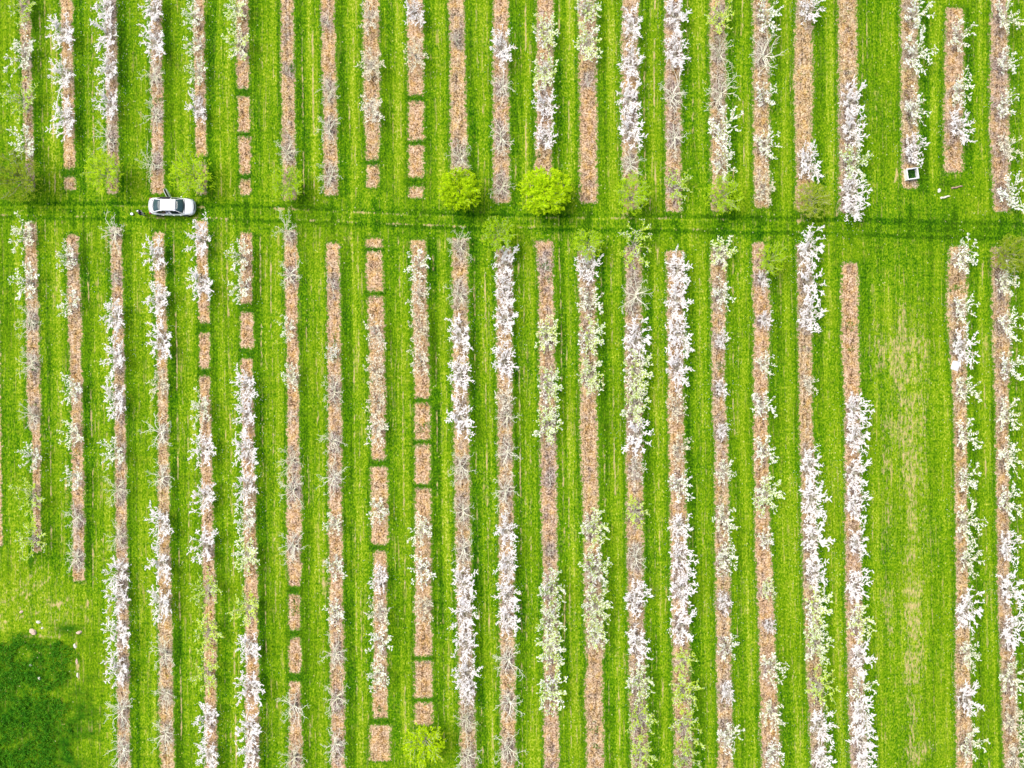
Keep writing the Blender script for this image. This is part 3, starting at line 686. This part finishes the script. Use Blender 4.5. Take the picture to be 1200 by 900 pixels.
# ------------------------------------------------------------------ grass fringe and weeds (stuff)
def tufts():
    rg=random.Random(11); mb=MB(); 
    def tuft(px,py,n,h,spread,big=1.0):
        cx,cy=gx(px),gy(py)
        for _ in range(n):
            c=Vector((cx+rg.gauss(0,spread),cy+rg.gauss(0,spread),h*rg.uniform(.3,.9)))
            nrm=(Vector((0,0,1))+rvec(rg,.9)).normalized(); u=nrm.cross(rvec(rg,1)).normalized(); w=nrm.cross(u)
            L=rg.uniform(.035,.085)*big; mb.leaf(c,u*L,w*L*.38)
    for (x,y) in edge_pts:
        if -8<x<1208 and -8<y<908 and rg.random()<.8: tuft(x+rg.gauss(0,.9),y,4,.05,.06)
    for rows in (UP,LO):
        for pts,gaps in rows:
            for g0,g1 in gaps:
                for _ in range(26):
                    y=rg.uniform(g0,g1); c,w=interp_strip(pts,y); tuft(c+rg.gauss(0,w*.33),y+rg.gauss(0,1.6),6,.12,.12)
    # weed clumps in the strips
    for (x,y,n) in ((186,118,6),(184,117,6),(437,191,8),(286,106,8),(287,206,8),(342,77,9),(345,82,7),(488,115,6),(575,310,8),(639,312,10),(641,325,7),(392,402,9),(392,390,5),(392,420,5),(345,716,12),(347,710,8),(996,378,6),(996,382,6),(996,410,5),(844,425,9),(844,435,7),(37,380,7),(40,430,5),(88,534,6),(500,497,8),(494,502,8),(698,853,10),(698,873,7),(445,832,9),(447,604,6),(1121,337,9),(1115,338,7),(1128,340,6),(1117,402,5),(630,183,8),(1118,118,7),(1120,138,8),(1110,172,6),(495,345,6),(600,802,6)):
        for _ in range(n): tuft(x+rg.gauss(0,2.2),y+rg.gauss(0,2.6),7,.16,.10)
    # rough weeds in the lower left corner
    for _ in range(3400):
        x=rg.uniform(-10,100); y=rg.uniform(742,912)
        if noise.noise((x*.05,y*.05,3))+rg.uniform(-.3,.3)>-.15 and x<78+30*noise.noise((y*.045,0,0)) and y>752+22*noise.noise((x*.06,4,0)): tuft(x,y,6,.35,.13,1.7)
    m=mat_leaf('weed_leaf',(.02,.13,.002),(.055,.25,.004),(.18,.42,.012),.3,2.5,0)
    o=link('grass_tufts',mb.mesh('grass_tufts',m)); o['kind']='stuff'
    tag(o,'short grass and weeds fringing the mulch strips and filling the lower left corner','grass')
tufts()

def fallen():
    rg=random.Random(31); mb=MB()
    for rows,trs in ((UP,UT),(LO,LT)):
        for k,lst in enumerate(trs):
            for t in lst:
                n={'W':70,'S':25,'M':30}.get(t[0],4)
                for _ in range(n):
                    y=t[1]+rg.gauss(0,16); c,w=interp_strip(rows[k][0],y); x=c+rg.gauss(0,11)
                    p=Vector((gx(x),gy(y),.02+rg.random()*.02)); a=rg.uniform(0,PI); z=rg.uniform(.018,.036)
                    mb.leaf(p,Vector((math.cos(a)*z,math.sin(a)*z,.004)),Vector((-math.sin(a)*z,math.cos(a)*z,0)))
    o=link('fallen_petals',mb.mesh('fallen_petals',BLOSSOM)); o['kind']='stuff'; tag(o,'white fallen petals scattered over mulch and grass beneath the blossoming trees','petals')
fallen()

# ------------------------------------------------------------------ car
PAINT=mat_plain('white_car_paint',(.86,.87,.90),.22,.01,3,.5,coat=.6)
GLASS=mat_plain('dark_car_glass',(.035,.075,.085),.06,.2,3,.6)
DARKG=mat_plain('side_glass',(.012,.014,.03),.08,.2,3,.5)
TRIM=mat_plain('black_trim',(.018,.02,.03),.5,.1)
RUBBER=mat_plain('tyre_rubber',(.02,.02,.022),.85,.1)
RIM=mat_plain('alloy_rim',(.5,.5,.52),.3,.05,metal=.9)
RED=mat_plain('tail_light_red',(.40,.01,.05),.2,.1)
LAMP=mat_plain('head_light_glass',(.30,.34,.42),.1,.1)
PLATE=mat_plain('number_plate_white',(.75,.75,.72),.5,.05)
INTER=mat_plain('car_interior',(.03,.03,.035),.8,.1)
def smooth_curve(tab,x):
    return float(np.interp(x,[t[0] for t in tab],[t[1] for t in tab]))
def car():
    root=empty('parked_car',(gx(204.6),gy(243.6),0),'white saloon car with its left rear door open on the grass track','car',rz=math.radians(-1.0))
    HW=[(-2.28,.55),(-2.2,.70),(-2.0,.82),(-1.5,.885),(-.5,.90),(.6,.90),(1.4,.885),(1.85,.83),(2.1,.72),(2.22,.60),(2.30,.40)]
    ZT=[(-2.28,.62),(-2.2,.90),(-2.1,.98),(-1.7,.99),(-1.0,.95),(.5,.93),(1.0,.92),(1.3,.90),(1.8,.80),(2.1,.70),(2.22,.60),(2.30,.48)]
    ZB=[(-2.28,.38),(-2.1,.24),(-1.9,.20),(1.9,.18),(2.2,.24),(2.30,.32)]
    xs=[-2.28,-2.24,-2.18,-2.08,-1.95,-1.8,-1.6,-1.4,-1.2,-1,-.7,-.4,0,.4,.7,1,1.2,1.35,1.5,1.65,1.8,1.95,2.05,2.15,2.22,2.27,2.30]
    bm=bmesh.new(); rings=[]
    for x in xs:
        hw=smooth_curve(HW,x); zt=smooth_curve(ZT,x); zb=smooth_curve(ZB,x); ring=[]
        crown=.05
        prof=[(0,zt+crown*.6),(.30,zt+crown*.55),(.60,zt+crown*.35),(.80,zt+.005),(.90,zt-.05),(.965,zt-.16),(1.0,(zt+zb)/2+.02),(.985,zb+.16),(.93,zb+.04),(.80,zb),(.4,zb),(0,zb)]
        full=[(f,z) for f,z in prof]+[(-f,z) for f,z in prof[-2:0:-1]]
        for f,z in full: ring.append(bm.verts.new((x,f*hw,z)))
        rings.append(ring)
    for a,b in zip(rings[:-1],rings[1:]):
        n=len(a)
        for j in range(n): bm.faces.new((a[j],b[j],b[(j+1)%n],a[(j+1)%n]))
    bm.faces.new(rings[0]); bm.faces.new(list(reversed(rings[-1])))
    bmesh.ops.recalc_face_normals(bm,faces=bm.faces)
    me=bpy.data.meshes.new('body'); bm.to_mesh(me); bm.free(); me.materials.append(PAINT)
    me.polygons.foreach_set('use_smooth',[True]*len(me.polygons)); link('body',me,root)
    # roof panel with pillars: a smooth lofted shell
    RX=[-.92,-.80,-.5,-.1,.3,.55,.66]; RZ=[1.365,1.40,1.435,1.45,1.435,1.40,1.365]; RW=[.50,.545,.575,.58,.57,.545,.51]
    vs=[];fs=[]; K=10
    for x,z,w in zip(RX,RZ,RW):
        for j in range(K+1):
            s=-1+2*j/K; vs.append((x,s*w,z-.055*abs(s)**3))
    for i in range(len(RX)-1):
        for j in range(K): q=i*(K+1)+j; fs.append((q,q+1,q+K+2,q+K+1))
    me=bpy.data.meshes.new('roof'); me.from_pydata(vs,[],fs); me.materials.append(PAINT)
    me.polygons.foreach_set('use_smooth',[True]*len(fs)); r=link('roof',me,root)
    sol=r.modifiers.new('s','SOLIDIFY'); sol.thickness=.03; sol.offset=-1
    def sheet(name,rowsA,rowsB,mat,bulge,N=8,par=root,thick=.012):
        vs=[];fs=[]; Mx=4
        for i in range(Mx+1):
            t=i/Mx
            for j in range(N+1):
                s=-1+2*j/N
                a=Vector(rowsA); b=Vector(rowsB); w=a.y+(b.y-a.y)*t
                vs.append((a.x+(b.x-a.x)*t+bulge*(1-s*s)*(1-.5*t),s*w,a.z+(b.z-a.z)*t+.05*math.sin(t*PI)-.03*abs(s)**3))
        for i in range(Mx):
            for j in range(N): q=i*(N+1)+j; fs.append((q,q+1,q+N+2,q+N+1))
        me=bpy.data.meshes.new(name); me.from_pydata(vs,[],fs); me.materials.append(mat)
        me.polygons.foreach_set('use_smooth',[True]*len(fs)); o=link(name,me,par)
        m=o.modifiers.new('s','SOLIDIFY'); m.thickness=thick; m.offset=-1; return o
    sheet('windscreen',(1.22,.70,.93),(.66,.50,1.36),GLASS,.14)
    sheet('rear_window',(-1.74,.60,1.0),(-.92,.49,1.36),GLASS,-.08)
    mb=MB(); mb.box(-1.05,.72,-.50,.50,.90,1.24); link('cabin_interior',mb.mesh('cabin_interior',INTER),root)
    for s in (-1,1):
        # side glass band and pillars
        pb=[(-1.50,.985),(-1.1,.965),(-.5,.95),(.1,.945),(.6,.94),(1.08,.93)]
        top=[(-1.02,1.27),(-.85,1.33),(-.4,1.375),(.05,1.385),(.4,1.36),(.62,1.30)]
        def glass(name,i0,i1,mat):
            vs=[];fs=[]
            for i in range(i0,i1+1):
                (x0,z0),(x1,z1)=pb[i],top[i]
                vs.append((x0,s*(.80 if -1.2<x0<.9 else .76),z0)); vs.append((x1,s*.585,z1))
            for i in range(i1-i0): fs.append((2*i,2*i+2,2*i+3,2*i+1) if s<0 else (2*i,2*i+1,2*i+3,2*i+2))
            me=bpy.data.meshes.new(name); me.from_pydata(vs,[],fs); me.materials.append(mat); o=link(name,me,root)
            m=o.modifiers.new('s','SOLIDIFY'); m.thickness=.012; return o
        if s<0:
            glass('side_window',0,2,DARKG); glass('side_window',3,5,DARKG)
        else:
            glass('side_window',0,1,DARKG); glass('side_window',3,5,DARKG)
        def pillar(name,pts,r,mat=PAINT):
            mb=MB(); mb.tube([Vector(p) for p in pts],[r]*len(pts),6); link(name,mb.mesh(name,mat,True),root)
        pillar('front_pillar',[(1.24,s*.73,.93),(.95,s*.66,1.15),(.66,s*.55,1.34),(.4,s*.575,1.385)],.028)
        pillar('rear_pillar',[(-1.80,s*.66,.99),(-1.4,s*.62,1.18),(-1.0,s*.55,1.33),(-.7,s*.572,1.375)],.05)
        pillar('door_pillar',[(-.22,s*.80,.95),(-.18,s*.59,1.375)],.03,TRIM)
        mb=MB(); mb.box(1.0,1.09,min(s*.88,s*.99),max(s*.88,s*.99),.90,.99)
        me=mb.mesh('wing_mirror',PAINT,False); o=link('wing_mirror',me,root); bv=o.modifiers.new('b','BEVEL'); bv.width=.03; bv.segments=3
        # lamps
        mb=MB(); mb.tube([Vector((1.93,s*.74,.66)),Vector((2.07,s*.68,.655)),Vector((2.20,s*.56,.60))],[.05,.075,.055],8)
        link('headlight',mb.mesh('headlight',LAMP,True),root)
        mb=MB(); mb.tube([Vector((-1.98,s*.80,.82)),Vector((-2.12,s*.75,.84)),Vector((-2.21,s*.62,.83))],[.05,.085,.06],8)
        link('taillight',mb.mesh('taillight',RED,True),root)
        for wx in (1.38,-1.32):
            arch=MB(); arch.tube([Vector((wx,s*.70,.36)),Vector((wx,s*.895,.36))],[.37,.37],24)
            link('wheel_arch',arch.mesh('wheel_arch',TRIM,True),root)
            w=MB()
            w.tube([Vector((wx,s*.70,.32)),Vector((wx,s*.73,.32)),Vector((wx,s*.89,.32)),Vector((wx,s*.925,.32))],[.28,.32,.32,.28],24)
            wo=link('wheel',w.mesh('wheel',RUBBER,True),root)
            rm=MB(); rm.tube([Vector((wx,s*.90,.32)),Vector((wx,s*.932,.32))],[.20,.19],20)
            link('rim',rm.mesh('rim',RIM,False),wo)
    # boot lid groove, spoiler lip, grille, bumper plates
    mb=MB(); mb.tube([Vector((-1.80,-.70,1.005)),Vector((-1.86,-.4,1.035)),Vector((-1.88,0,1.045)),Vector((-1.86,.4,1.035)),Vector((-1.80,.70,1.005))],[.022]*5,6); link('boot_seam',mb.mesh('boot_seam',TRIM,True),root)
    mb=MB(); mb.tube([Vector((-2.04,-.74,1.0)),Vector((-2.15,-.4,1.03)),Vector((-2.18,0,1.04)),Vector((-2.15,.4,1.03)),Vector((-2.04,.74,1.0))],[.035]*5,8); link('boot_spoiler',mb.mesh('boot_spoiler',PAINT,True),root)
    mb=MB(); mb.tube([Vector((1.32,-.74,.905)),Vector((1.37,-.4,.94)),Vector((1.39,0,.95)),Vector((1.37,.4,.94)),Vector((1.32,.74,.905))],[.020]*5,6); link('bonnet_seam',mb.mesh('bonnet_seam',TRIM,True),root)
    mb=MB(); mb.tube([Vector((2.17,-.46,.64)),Vector((2.235,-.2,.63)),Vector((2.25,0,.63)),Vector((2.235,.2,.63)),Vector((2.17,.46,.64))],[.035,.05,.055,.05,.035],8); link('grille',mb.mesh('grille',TRIM,True),root)
    mb=MB(); mb.box(-2.305,-2.285,-.26,.26,.55,.67); link('number_plate',mb.mesh('number_plate',PLATE),root)
    mb=MB(); mb.box(2.305,2.32,-.26,.26,.36,.47); link('number_plate',mb.mesh('number_plate',PLATE),root)
    # open doorway on the left side: dark opening, rear seat seen inside
    mb=MB(); mb.box(-1.12,-.12,.60,.905,.30,.955); link('door_opening',mb.mesh('door_opening',INTER),root)
    mb=MB(); mb.box(-1.20,-.62,-.55,.57,.45,.78); o=link('rear_seat',mb.mesh('rear_seat',INTER),root)
    # door
    hinge=Vector((-.13,.90,0)); ang=math.radians(180-62)
    d=bpy.data.objects.new('door',None)
    mb=MB()
    L=1.02
    prof=[(0,.26),(.75,.26),(.98,.50),(L,.92),(0,.92)]
    i=len(mb.v)
    for yy in (0,.075):
        for x,z in prof: mb.v.append(Vector((x,yy,z)))
    n=len(prof); mb.f+=[tuple(i+j for j in range(n)),tuple(i+n+j for j in reversed(range(n)))]
    for j in range(n): mb.f.append((i+j,i+n+j,i+n+(j+1)%n,i+(j+1)%n))
    me=mb.mesh('door',PAINT); d=link('door',me,root); bv=d.modifiers.new('b','BEVEL'); bv.width=.02; bv.segments=2
    d.location=hinge; d.rotation_euler=(0,0,ang)
    mb=MB(); mb.box(.04,L-.08,.077,.12,.34,.90); link('door_lining',mb.mesh('door_lining',INTER),d)
    mb=MB(); 
    fr=[(0.02,.92),(.03,1.36),(.45,1.37),(.78,1.30),(L-.02,.93)]
    mb.tube([Vector((x,.035+.12*(z-.92)/.45,z)) for x,z in fr],[.022]*5,6); link('window_frame',mb.mesh('window_frame',PAINT,True),d)
    mb=MB(); i=0
    mb.v=[Vector((x,.035+.12*(z-.92)/.45,z)) for x,z in fr]; mb.f=[(0,1,2,3,4)]; link('pane',mb.mesh('pane',DARKG),d)
    mb=MB(); mb.box(.74,.94,-.03,-.002,.78,.82); link('handle',mb.mesh('handle',PAINT),d)
    for s in (-1,1):
        if s<0:
            mb=MB(); mb.box(-.92,-.74,-.935,-.905,.78,.815); mb.v=mb.v; link('handle',mb.mesh('handle',PAINT),root)
    mb=MB(); mb.box(.18,.36,-.935,-.905,.78,.815); link('handle',mb.mesh('handle',PAINT),root)
car()

# ------------------------------------------------------------------ person
def skin_mesh(name,chains,mat,parent,sub=1):
    """chains: list of lists of (point, radius); chains share points by identical coordinates"""
    verts=[];rad=[];edges=[];key={}
    def vid(p,r):
        k=tuple(round(c,4) for c in p)
        if k not in key: key[k]=len(verts); verts.append(p); rad.append(r)
        return key[k]
    for ch in chains:
        ids=[vid(p,r) for p,r in ch]
        edges+=list(zip(ids[:-1],ids[1:]))
    me=bpy.data.meshes.new(name); me.from_pydata(verts,edges,[]); me.materials.append(mat)
    o=link(name,me,parent)
    sk=o.modifiers.new('skin','SKIN'); sk.use_smooth_shade=True
    for i,r in enumerate(rad):
        rr=r if isinstance(r,tuple) else (r,r)
        me.skin_vertices[0].data[i].radius=rr; me.skin_vertices[0].data[i].use_root=(i==0)
    sb=o.modifiers.new('sub','SUBSURF'); sb.levels=sub; sb.render_levels=sub
    return o
def person():
    SKN=mat_plain('skin',(.55,.33,.24),.6,.05); NAVY=mat_plain('navy_cloth',(.014,.013,.05),.85,.2,20); GRY=mat_plain('light_grey_cloth',(.55,.52,.56),.85,.1,20)
    CAP=mat_plain('white_cap_cloth',(.85,.85,.88),.7,.05); SHOE=mat_plain('dark_shoe',(.05,.05,.05),.7,.1); EYE=mat_plain('dark_eye',(.02,.02,.02),.3,.1)
    root=empty('person',(gx(169.2),gy(251.6),0),'person in a dark navy jacket and pale cap standing on the grass behind the car','person',rz=math.radians(20))
    # faces +x ; head lowered a little
    P=lambda x,y,z:(x,y,z)
    ch=[[(P(0,0,.93),(.14,.11)),(P(0,0,1.08),(.12,.10)),(P(.01,0,1.25),(.14,.11)),(P(.01,0,1.40),(.13,.09)),(P(.03,0,1.48),.055),(P(.05,0,1.54),.06),(P(.07,0,1.62),(.085,.095)),(P(.075,0,1.70),(.07,.08))]]
    for s in (-1,1):
        ch.append([(P(0,0,.93),(.14,.11)),(P(0,s*.10,.86),.095),(P(.02,s*.12,.50),.058),(P(0,s*.12,.12),.042),(P(.0,s*.125,.05),.04),(P(.12,s*.14,.035),.035)])
        ch.append([(P(.01,0,1.40),(.13,.09)),(P(.01,s*.17,1.38),.062),(P(-.01,s*.24,1.12),.046),(P(.10,s*.25,.90),.034),(P(.14,s*.25,.82),(.035,.022)),(P(.165,s*.25,.76),(.038,.018))])
        for q,(oy,l) in enumerate(((-.028,.065),(-.009,.075),(.010,.07),(.028,.055))):
            ch.append([(P(.165,s*.25,.76),(.038,.018)),(P(.175,s*.25+oy,.725),.009),(P(.172,s*.25+oy,.725-l*.6),.0085),(P(.158,s*.25+oy,.725-l),.007)])
        ch.append([(P(.14,s*.25,.82),(.035,.022)),(P(.175,s*.25-s*.035,.79),.010),(P(.19,s*.25-s*.04,.75),.009)])
    body=skin_mesh('body',ch,SKN,root)
    # nose, ears, eyes as small features of the head
    mb=MB(); mb.tube([Vector((.155,0,1.66)),Vector((.182,0,1.625))],[.010,.017],6); link('nose',mb.mesh('nose',SKN,True),root)
    for s in (-1,1):
        mb=MB(); mb.tube([Vector((.145,s*.032,1.655)),Vector((.160,s*.032,1.655))],[.010,.008],6); link('eye',mb.mesh('eye',EYE,True),root)
        mb=MB(); mb.tube([Vector((.07,s*.085,1.67)),Vector((.065,s*.102,1.64)),Vector((.07,s*.09,1.61))],[.012,.016,.010],6); link('ear',mb.mesh('ear',SKN,True),root)
    mb=MB(); mb.tube([Vector((.148,-.022,1.592)),Vector((.158,0,1.590)),Vector((.148,.022,1.592))],[.005,.008,.005],5); link('mouth',mb.mesh('mouth',mat_plain('lips',(.4,.15,.13)),True),root)
    jk=[[(P(0,0,.86),(.175,.145)),(P(0,0,1.08),(.16,.135)),(P(.01,0,1.25),(.175,.14)),(P(.01,0,1.40),(.16,.115)),(P(.02,0,1.47),.075)]]
    for s in (-1,1): jk.append([(P(.01,0,1.40),(.16,.115)),(P(.01,s*.17,1.385),.085),(P(-.01,s*.245,1.12),.066),(P(.10,s*.252,.89),.050)])
    skin_mesh('jacket',jk,NAVY,root)
    tr=[]
    for s in (-1,1): tr.append([(P(0,0,.92),(.15,.12)),(P(0,s*.10,.84),.115),(P(.02,s*.12,.50),.078),(P(0,s*.12,.10),.062)])
    skin_mesh('trousers',tr,GRY,root)
    for s in (-1,1): skin_mesh('shoe',[[(P(-.04,s*.125,.045),.045),(P(.06,s*.13,.042),.048),(P(.17,s*.14,.035),.036)]],SHOE,root)
    skin_mesh('cap',[[(P(.05,0,1.67),(.105,.105)),(P(.06,0,1.72),(.10,.10)),(P(.065,0,1.765),(.06,.06))],[(P(.06,0,1.72),(.10,.10)),(P(.17,0,1.70),(.07,.015))]],CAP,root)
person()

# ------------------------------------------------------------------ small loose things
WHITE=mat_plain('white_plastic',(.86,.87,.90),.45,.03)
DKP=mat_plain('dark_green_inside',(.012,.04,.02),.8,.5,3)
def bucket():
    root=empty('bucket',(gx(155.6),gy(251.2),0),'small white bucket on the grass left of the person','bucket'); root.scale=(.85,.85,.85)
    mb=MB(); n=20
    mb.tube([Vector((0,0,0)),Vector((0,0,.28))],[.12,.155],n); link('pail',mb.mesh('pail',WHITE,True),root)
    mb=MB(); mb.tube([Vector((0,0,.282)),Vector((0,0,.305)),Vector((0,0,.312))],[.165,.165,.12],n); link('lid',mb.mesh('lid',WHITE,True),root)
    mb=MB(); mb.tube([Vector((math.cos(t)*.17,math.sin(t)*.17,.25-.08*math.sin(t))) for t in np.linspace(0,PI,9)],[.006]*9,5); link('handle',mb.mesh('handle',RIM,True),root)
bucket()
def bin_():
    root=empty('open_bin',(gx(1066.0),gy(205.2),0),'open square white bin with dark green inside at the end of a mulch strip','bin',rz=math.radians(8))
    w,d,h,t=.56,.54,.62,.05
    mb=MB(); mb.box(-w,w,-d,-d+t,0,h); mb.box(-w,w,d-t,d,0,h); mb.box(-w,-w+t,-d+t,d-t,0,h); mb.box(w-t,w,-d+t,d-t,0,h)
    o=link('wall_panels',mb.mesh('wall_panels',WHITE),root)
    mb=MB(); r=.045; z=h+.03
    mb.box(-w-.03,w+.03,-d-.03,-d+.07,h+.002,h+.06); mb.box(-w-.03,w+.03,d-.07,d+.03,h+.002,h+.06)
    mb.box(-w-.03,-w+.07,-d+.07,d-.07,h+.002,h+.06); mb.box(w-.07,w+.03,-d+.07,d-.07,h+.002,h+.06)
    o=link('rim',mb.mesh('rim',WHITE),root); bv=o.modifiers.new('b','BEVEL'); bv.width=.012; bv.segments=2
    mb=MB(); mb.box(-w+t+.003,w-t-.003,-d+t+.003,d-t-.003,.02,.10); link('base',mb.mesh('base',DKP),root)
    rg=random.Random(4); lf=MB()
    for _ in range(260):
        c=Vector((rg.uniform(-w+.1,w-.1),rg.uniform(-d+.1,d-.1),rg.uniform(.11,.30))); nrm=(Vector((0,0,1))+rvec(rg,.8)).normalized(); u=nrm.cross(rvec(rg,1)).normalized()
        lf.leaf(c,u*.07,nrm.cross(u)*.03)
    o=link('weeds',lf.mesh('weeds',mat_leaf('bin_weed',(.01,.06,.003),(.03,.14,.006),(.10,.28,.02),.2,4,0))); o.location=root.location; o.rotation_euler=root.rotation_euler
    tag(o,'dark green weeds growing inside the open white bin','weeds'); o.name='weed_clump'
bin_()
def rock(px,py,a,b,h,rz,label,mat,name='rock',seed=0,cat='rock'):
    bm=bmesh.new(); bmesh.ops.create_icosphere(bm,subdivisions=3,radius=1)
    for v in bm.verts:
        n=1+.32*noise.noise(v.co*1.3+Vector((seed*3.3,0,0)))+.12*noise.noise(v.co*3.7+Vector((seed,5,0)))
        v.co=Vector((v.co.x*a*n,v.co.y*b*n,max(-.25,v.co.z*n)*h))
    me=bpy.data.meshes.new(name); bm.to_mesh(me); bm.free(); me.materials.append(mat)
    o=link(name,me); o.scale=(.8,.8,.8); o.location=(gx(px),gy(py),h*.12); o.rotation_euler=(0,0,rz); tag(o,label,cat)
PINK=mat_plain('pinkish_stone',(.66,.48,.38),.9,.15,5,bump=.03); PALE=mat_plain('pale_stone',(.70,.67,.58),.9,.12,5,bump=.03)
rock(39,740.5,.50,.34,.22,-.6,'largest pinkish stone at the top edge of the rough weeds, lower left corner',PINK,seed=1)
rock(93,741,.36,.20,.20,.3,'pinkish oval stone beside the dark weed patch, right end of the bare line',PINK,seed=2)
rock(45,729,.26,.20,.14,-.3,'pale stone just above the largest pinkish stone in the lower left corner',PALE,seed=3)
rock(49.5,736,.17,.13,.10,.5,'tiny pale stone touching the upper right of the largest pinkish stone',PALE,seed=4)
rock(36,779.5,.19,.14,.16,.2,'small cream stone alone in the rough weeds of the lower left corner',PALE,seed=5)
rock(46.5,794.5,.17,.24,.20,0,'white upright stone lowest in the rough weeds of the lower left corner',PALE,seed=6)
rock(25,717,.24,.15,.10,.5,'flat pinkish stone among the straw streaks above the lower left weeds',PINK,seed=7)
rock(88,757,.18,.30,.12,.3,'long pale stone uppermost in the bare streak right of the weeds',PALE,seed=8)
rock(90,775,.15,.34,.10,0,'long pinkish stone in the middle of the bare streak right of the weeds',PINK,seed=9)
rock(91,791,.12,.32,.10,.1,'narrow pale stone lowest in the bare streak right of the weeds',PALE,seed=10)
rock(1100.5,223.5,.20,.26,.15,0,'pale grey stone on the grass left of the pale log by the track',PALE,seed=11)
LOGM=mat_plain('bleached_wood',(.78,.70,.58),.85,.2,5); LOGR=mat_plain('reddish_wood',(.40,.27,.20),.9,.25,5)
def log(px,py,L,r,rz,label,mat,name='log'):
    mb=MB(); n=8; pts=[Vector((-L/2+L*i/n,.03*math.sin(i*1.3),r*.9+.01*math.sin(i*2))) for i in range(n+1)]
    mb.tube(pts,[r*(1-.3*i/n+.08*math.sin(i*2.1)) for i in range(n+1)],10)
    mb.tube([pts[3],pts[3]+Vector((.15,.14,.05))],[r*.4,r*.25],6)
    o=link(name,mb.mesh(name,mat,True)); o.location=(gx(px),gy(py),0); o.rotation_euler=(0,0,rz); tag(o,label,'log')
log(1107,231.3,.98,.11,.25,'short bleached log on the grass just above the track',LOGM)
log(1121,219.5,1.15,.09,.22,'thin reddish brown log on the grass below a mulch strip end',LOGR)
def plank(px,py,L,w,rz,label):
    mb=MB(); mb.box(-L/2,L/2,-w/2,w/2,.01,.045)
    o=link('plank',mb.mesh('plank',mat_plain('weathered_plank',(.55,.52,.44),.9,.2,4))); bv=o.modifiers.new('b','BEVEL'); bv.width=.008
    o.location=(gx(px),gy(py),0); o.rotation_euler=(0,0,rz); tag(o,label,'plank')
def sack():
    root_lab='crumpled white sack lying on the mulch strip under a blossoming tree'
    vs=[];fs=[];n=14
    for i in range(n+1):
        for j in range(n+1):
            u=i/n*2-1; v=j/n*2-1
            e=(1-abs(u)**3)*(1-abs(v)**3)
            z=.03+.16*e**.5+.05*noise.noise((u*2.6,v*2.6,3))*e
            vs.append((u*.42*(1-.10*abs(v))+.03*noise.noise((v*3,u,0)),v*.50*(1+.08*u)+.03*noise.noise((u*3,v,4)),z))
    for i in range(n):
        for j in range(n): q=i*(n+1)+j; fs.append((q,q+n+1,q+n+2,q+1))
    me=bpy.data.meshes.new('sack'); me.from_pydata(vs,[],fs); me.materials.append(WHITE)
    o=link('sack',me); o.location=(gx(1119.5),gy(428.5),0); o.rotation_euler=(0,0,-.25); tag(o,root_lab,'sack')
    m=o.modifiers.new('s','SOLIDIFY'); m.thickness=.03; m.offset=-1; m2=o.modifiers.new('ss','SUBSURF'); m2.levels=1; m2.render_levels=1
sack()

# ------------------------------------------------------------------ light, sky, camera
w=bpy.data.worlds.new('World'); scene.world=w; w.use_nodes=True; nt=w.node_tree
bg=nt.nodes['Background']; sky=nt.nodes.new('ShaderNodeTexSky'); sky.sky_type='NISHITA'; sky.sun_disc=False
EL=math.radians(58); AZ=math.radians(300)       # sun high in the west-north-west
sky.sun_elevation=EL; sky.sun_rotation=AZ; sky.air_density=1.0; sky.dust_density=4.0; sky.ozone_density=1.0
nt.links.new(sky.outputs[0],bg.inputs[0]); bg.inputs[1].default_value=.15
sd=bpy.data.lights.new('sun','SUN'); sd.energy=3.6; sd.angle=math.radians(40); sd.color=(1,.96,.90)
so=bpy.data.objects.new('sun',sd); C.objects.link(so)
dirv=Vector((math.sin(AZ)*math.cos(EL),math.cos(AZ)*math.cos(EL),math.sin(EL)))
so.rotation_euler=dirv.to_track_quat('Z','Y').to_euler(); so.location=dirv*60
cd=bpy.data.cameras.new('camera'); cd.sensor_width=36; cd.lens=36*HCAM/(1200/S); cd.clip_end=6000; cd.clip_start=.5
co=bpy.data.objects.new('camera',cd); C.objects.link(co); co.location=(0,0,HCAM); scene.camera=co
scene.view_settings.view_transform='Standard'; scene.view_settings.look='None'; scene.view_settings.exposure=0
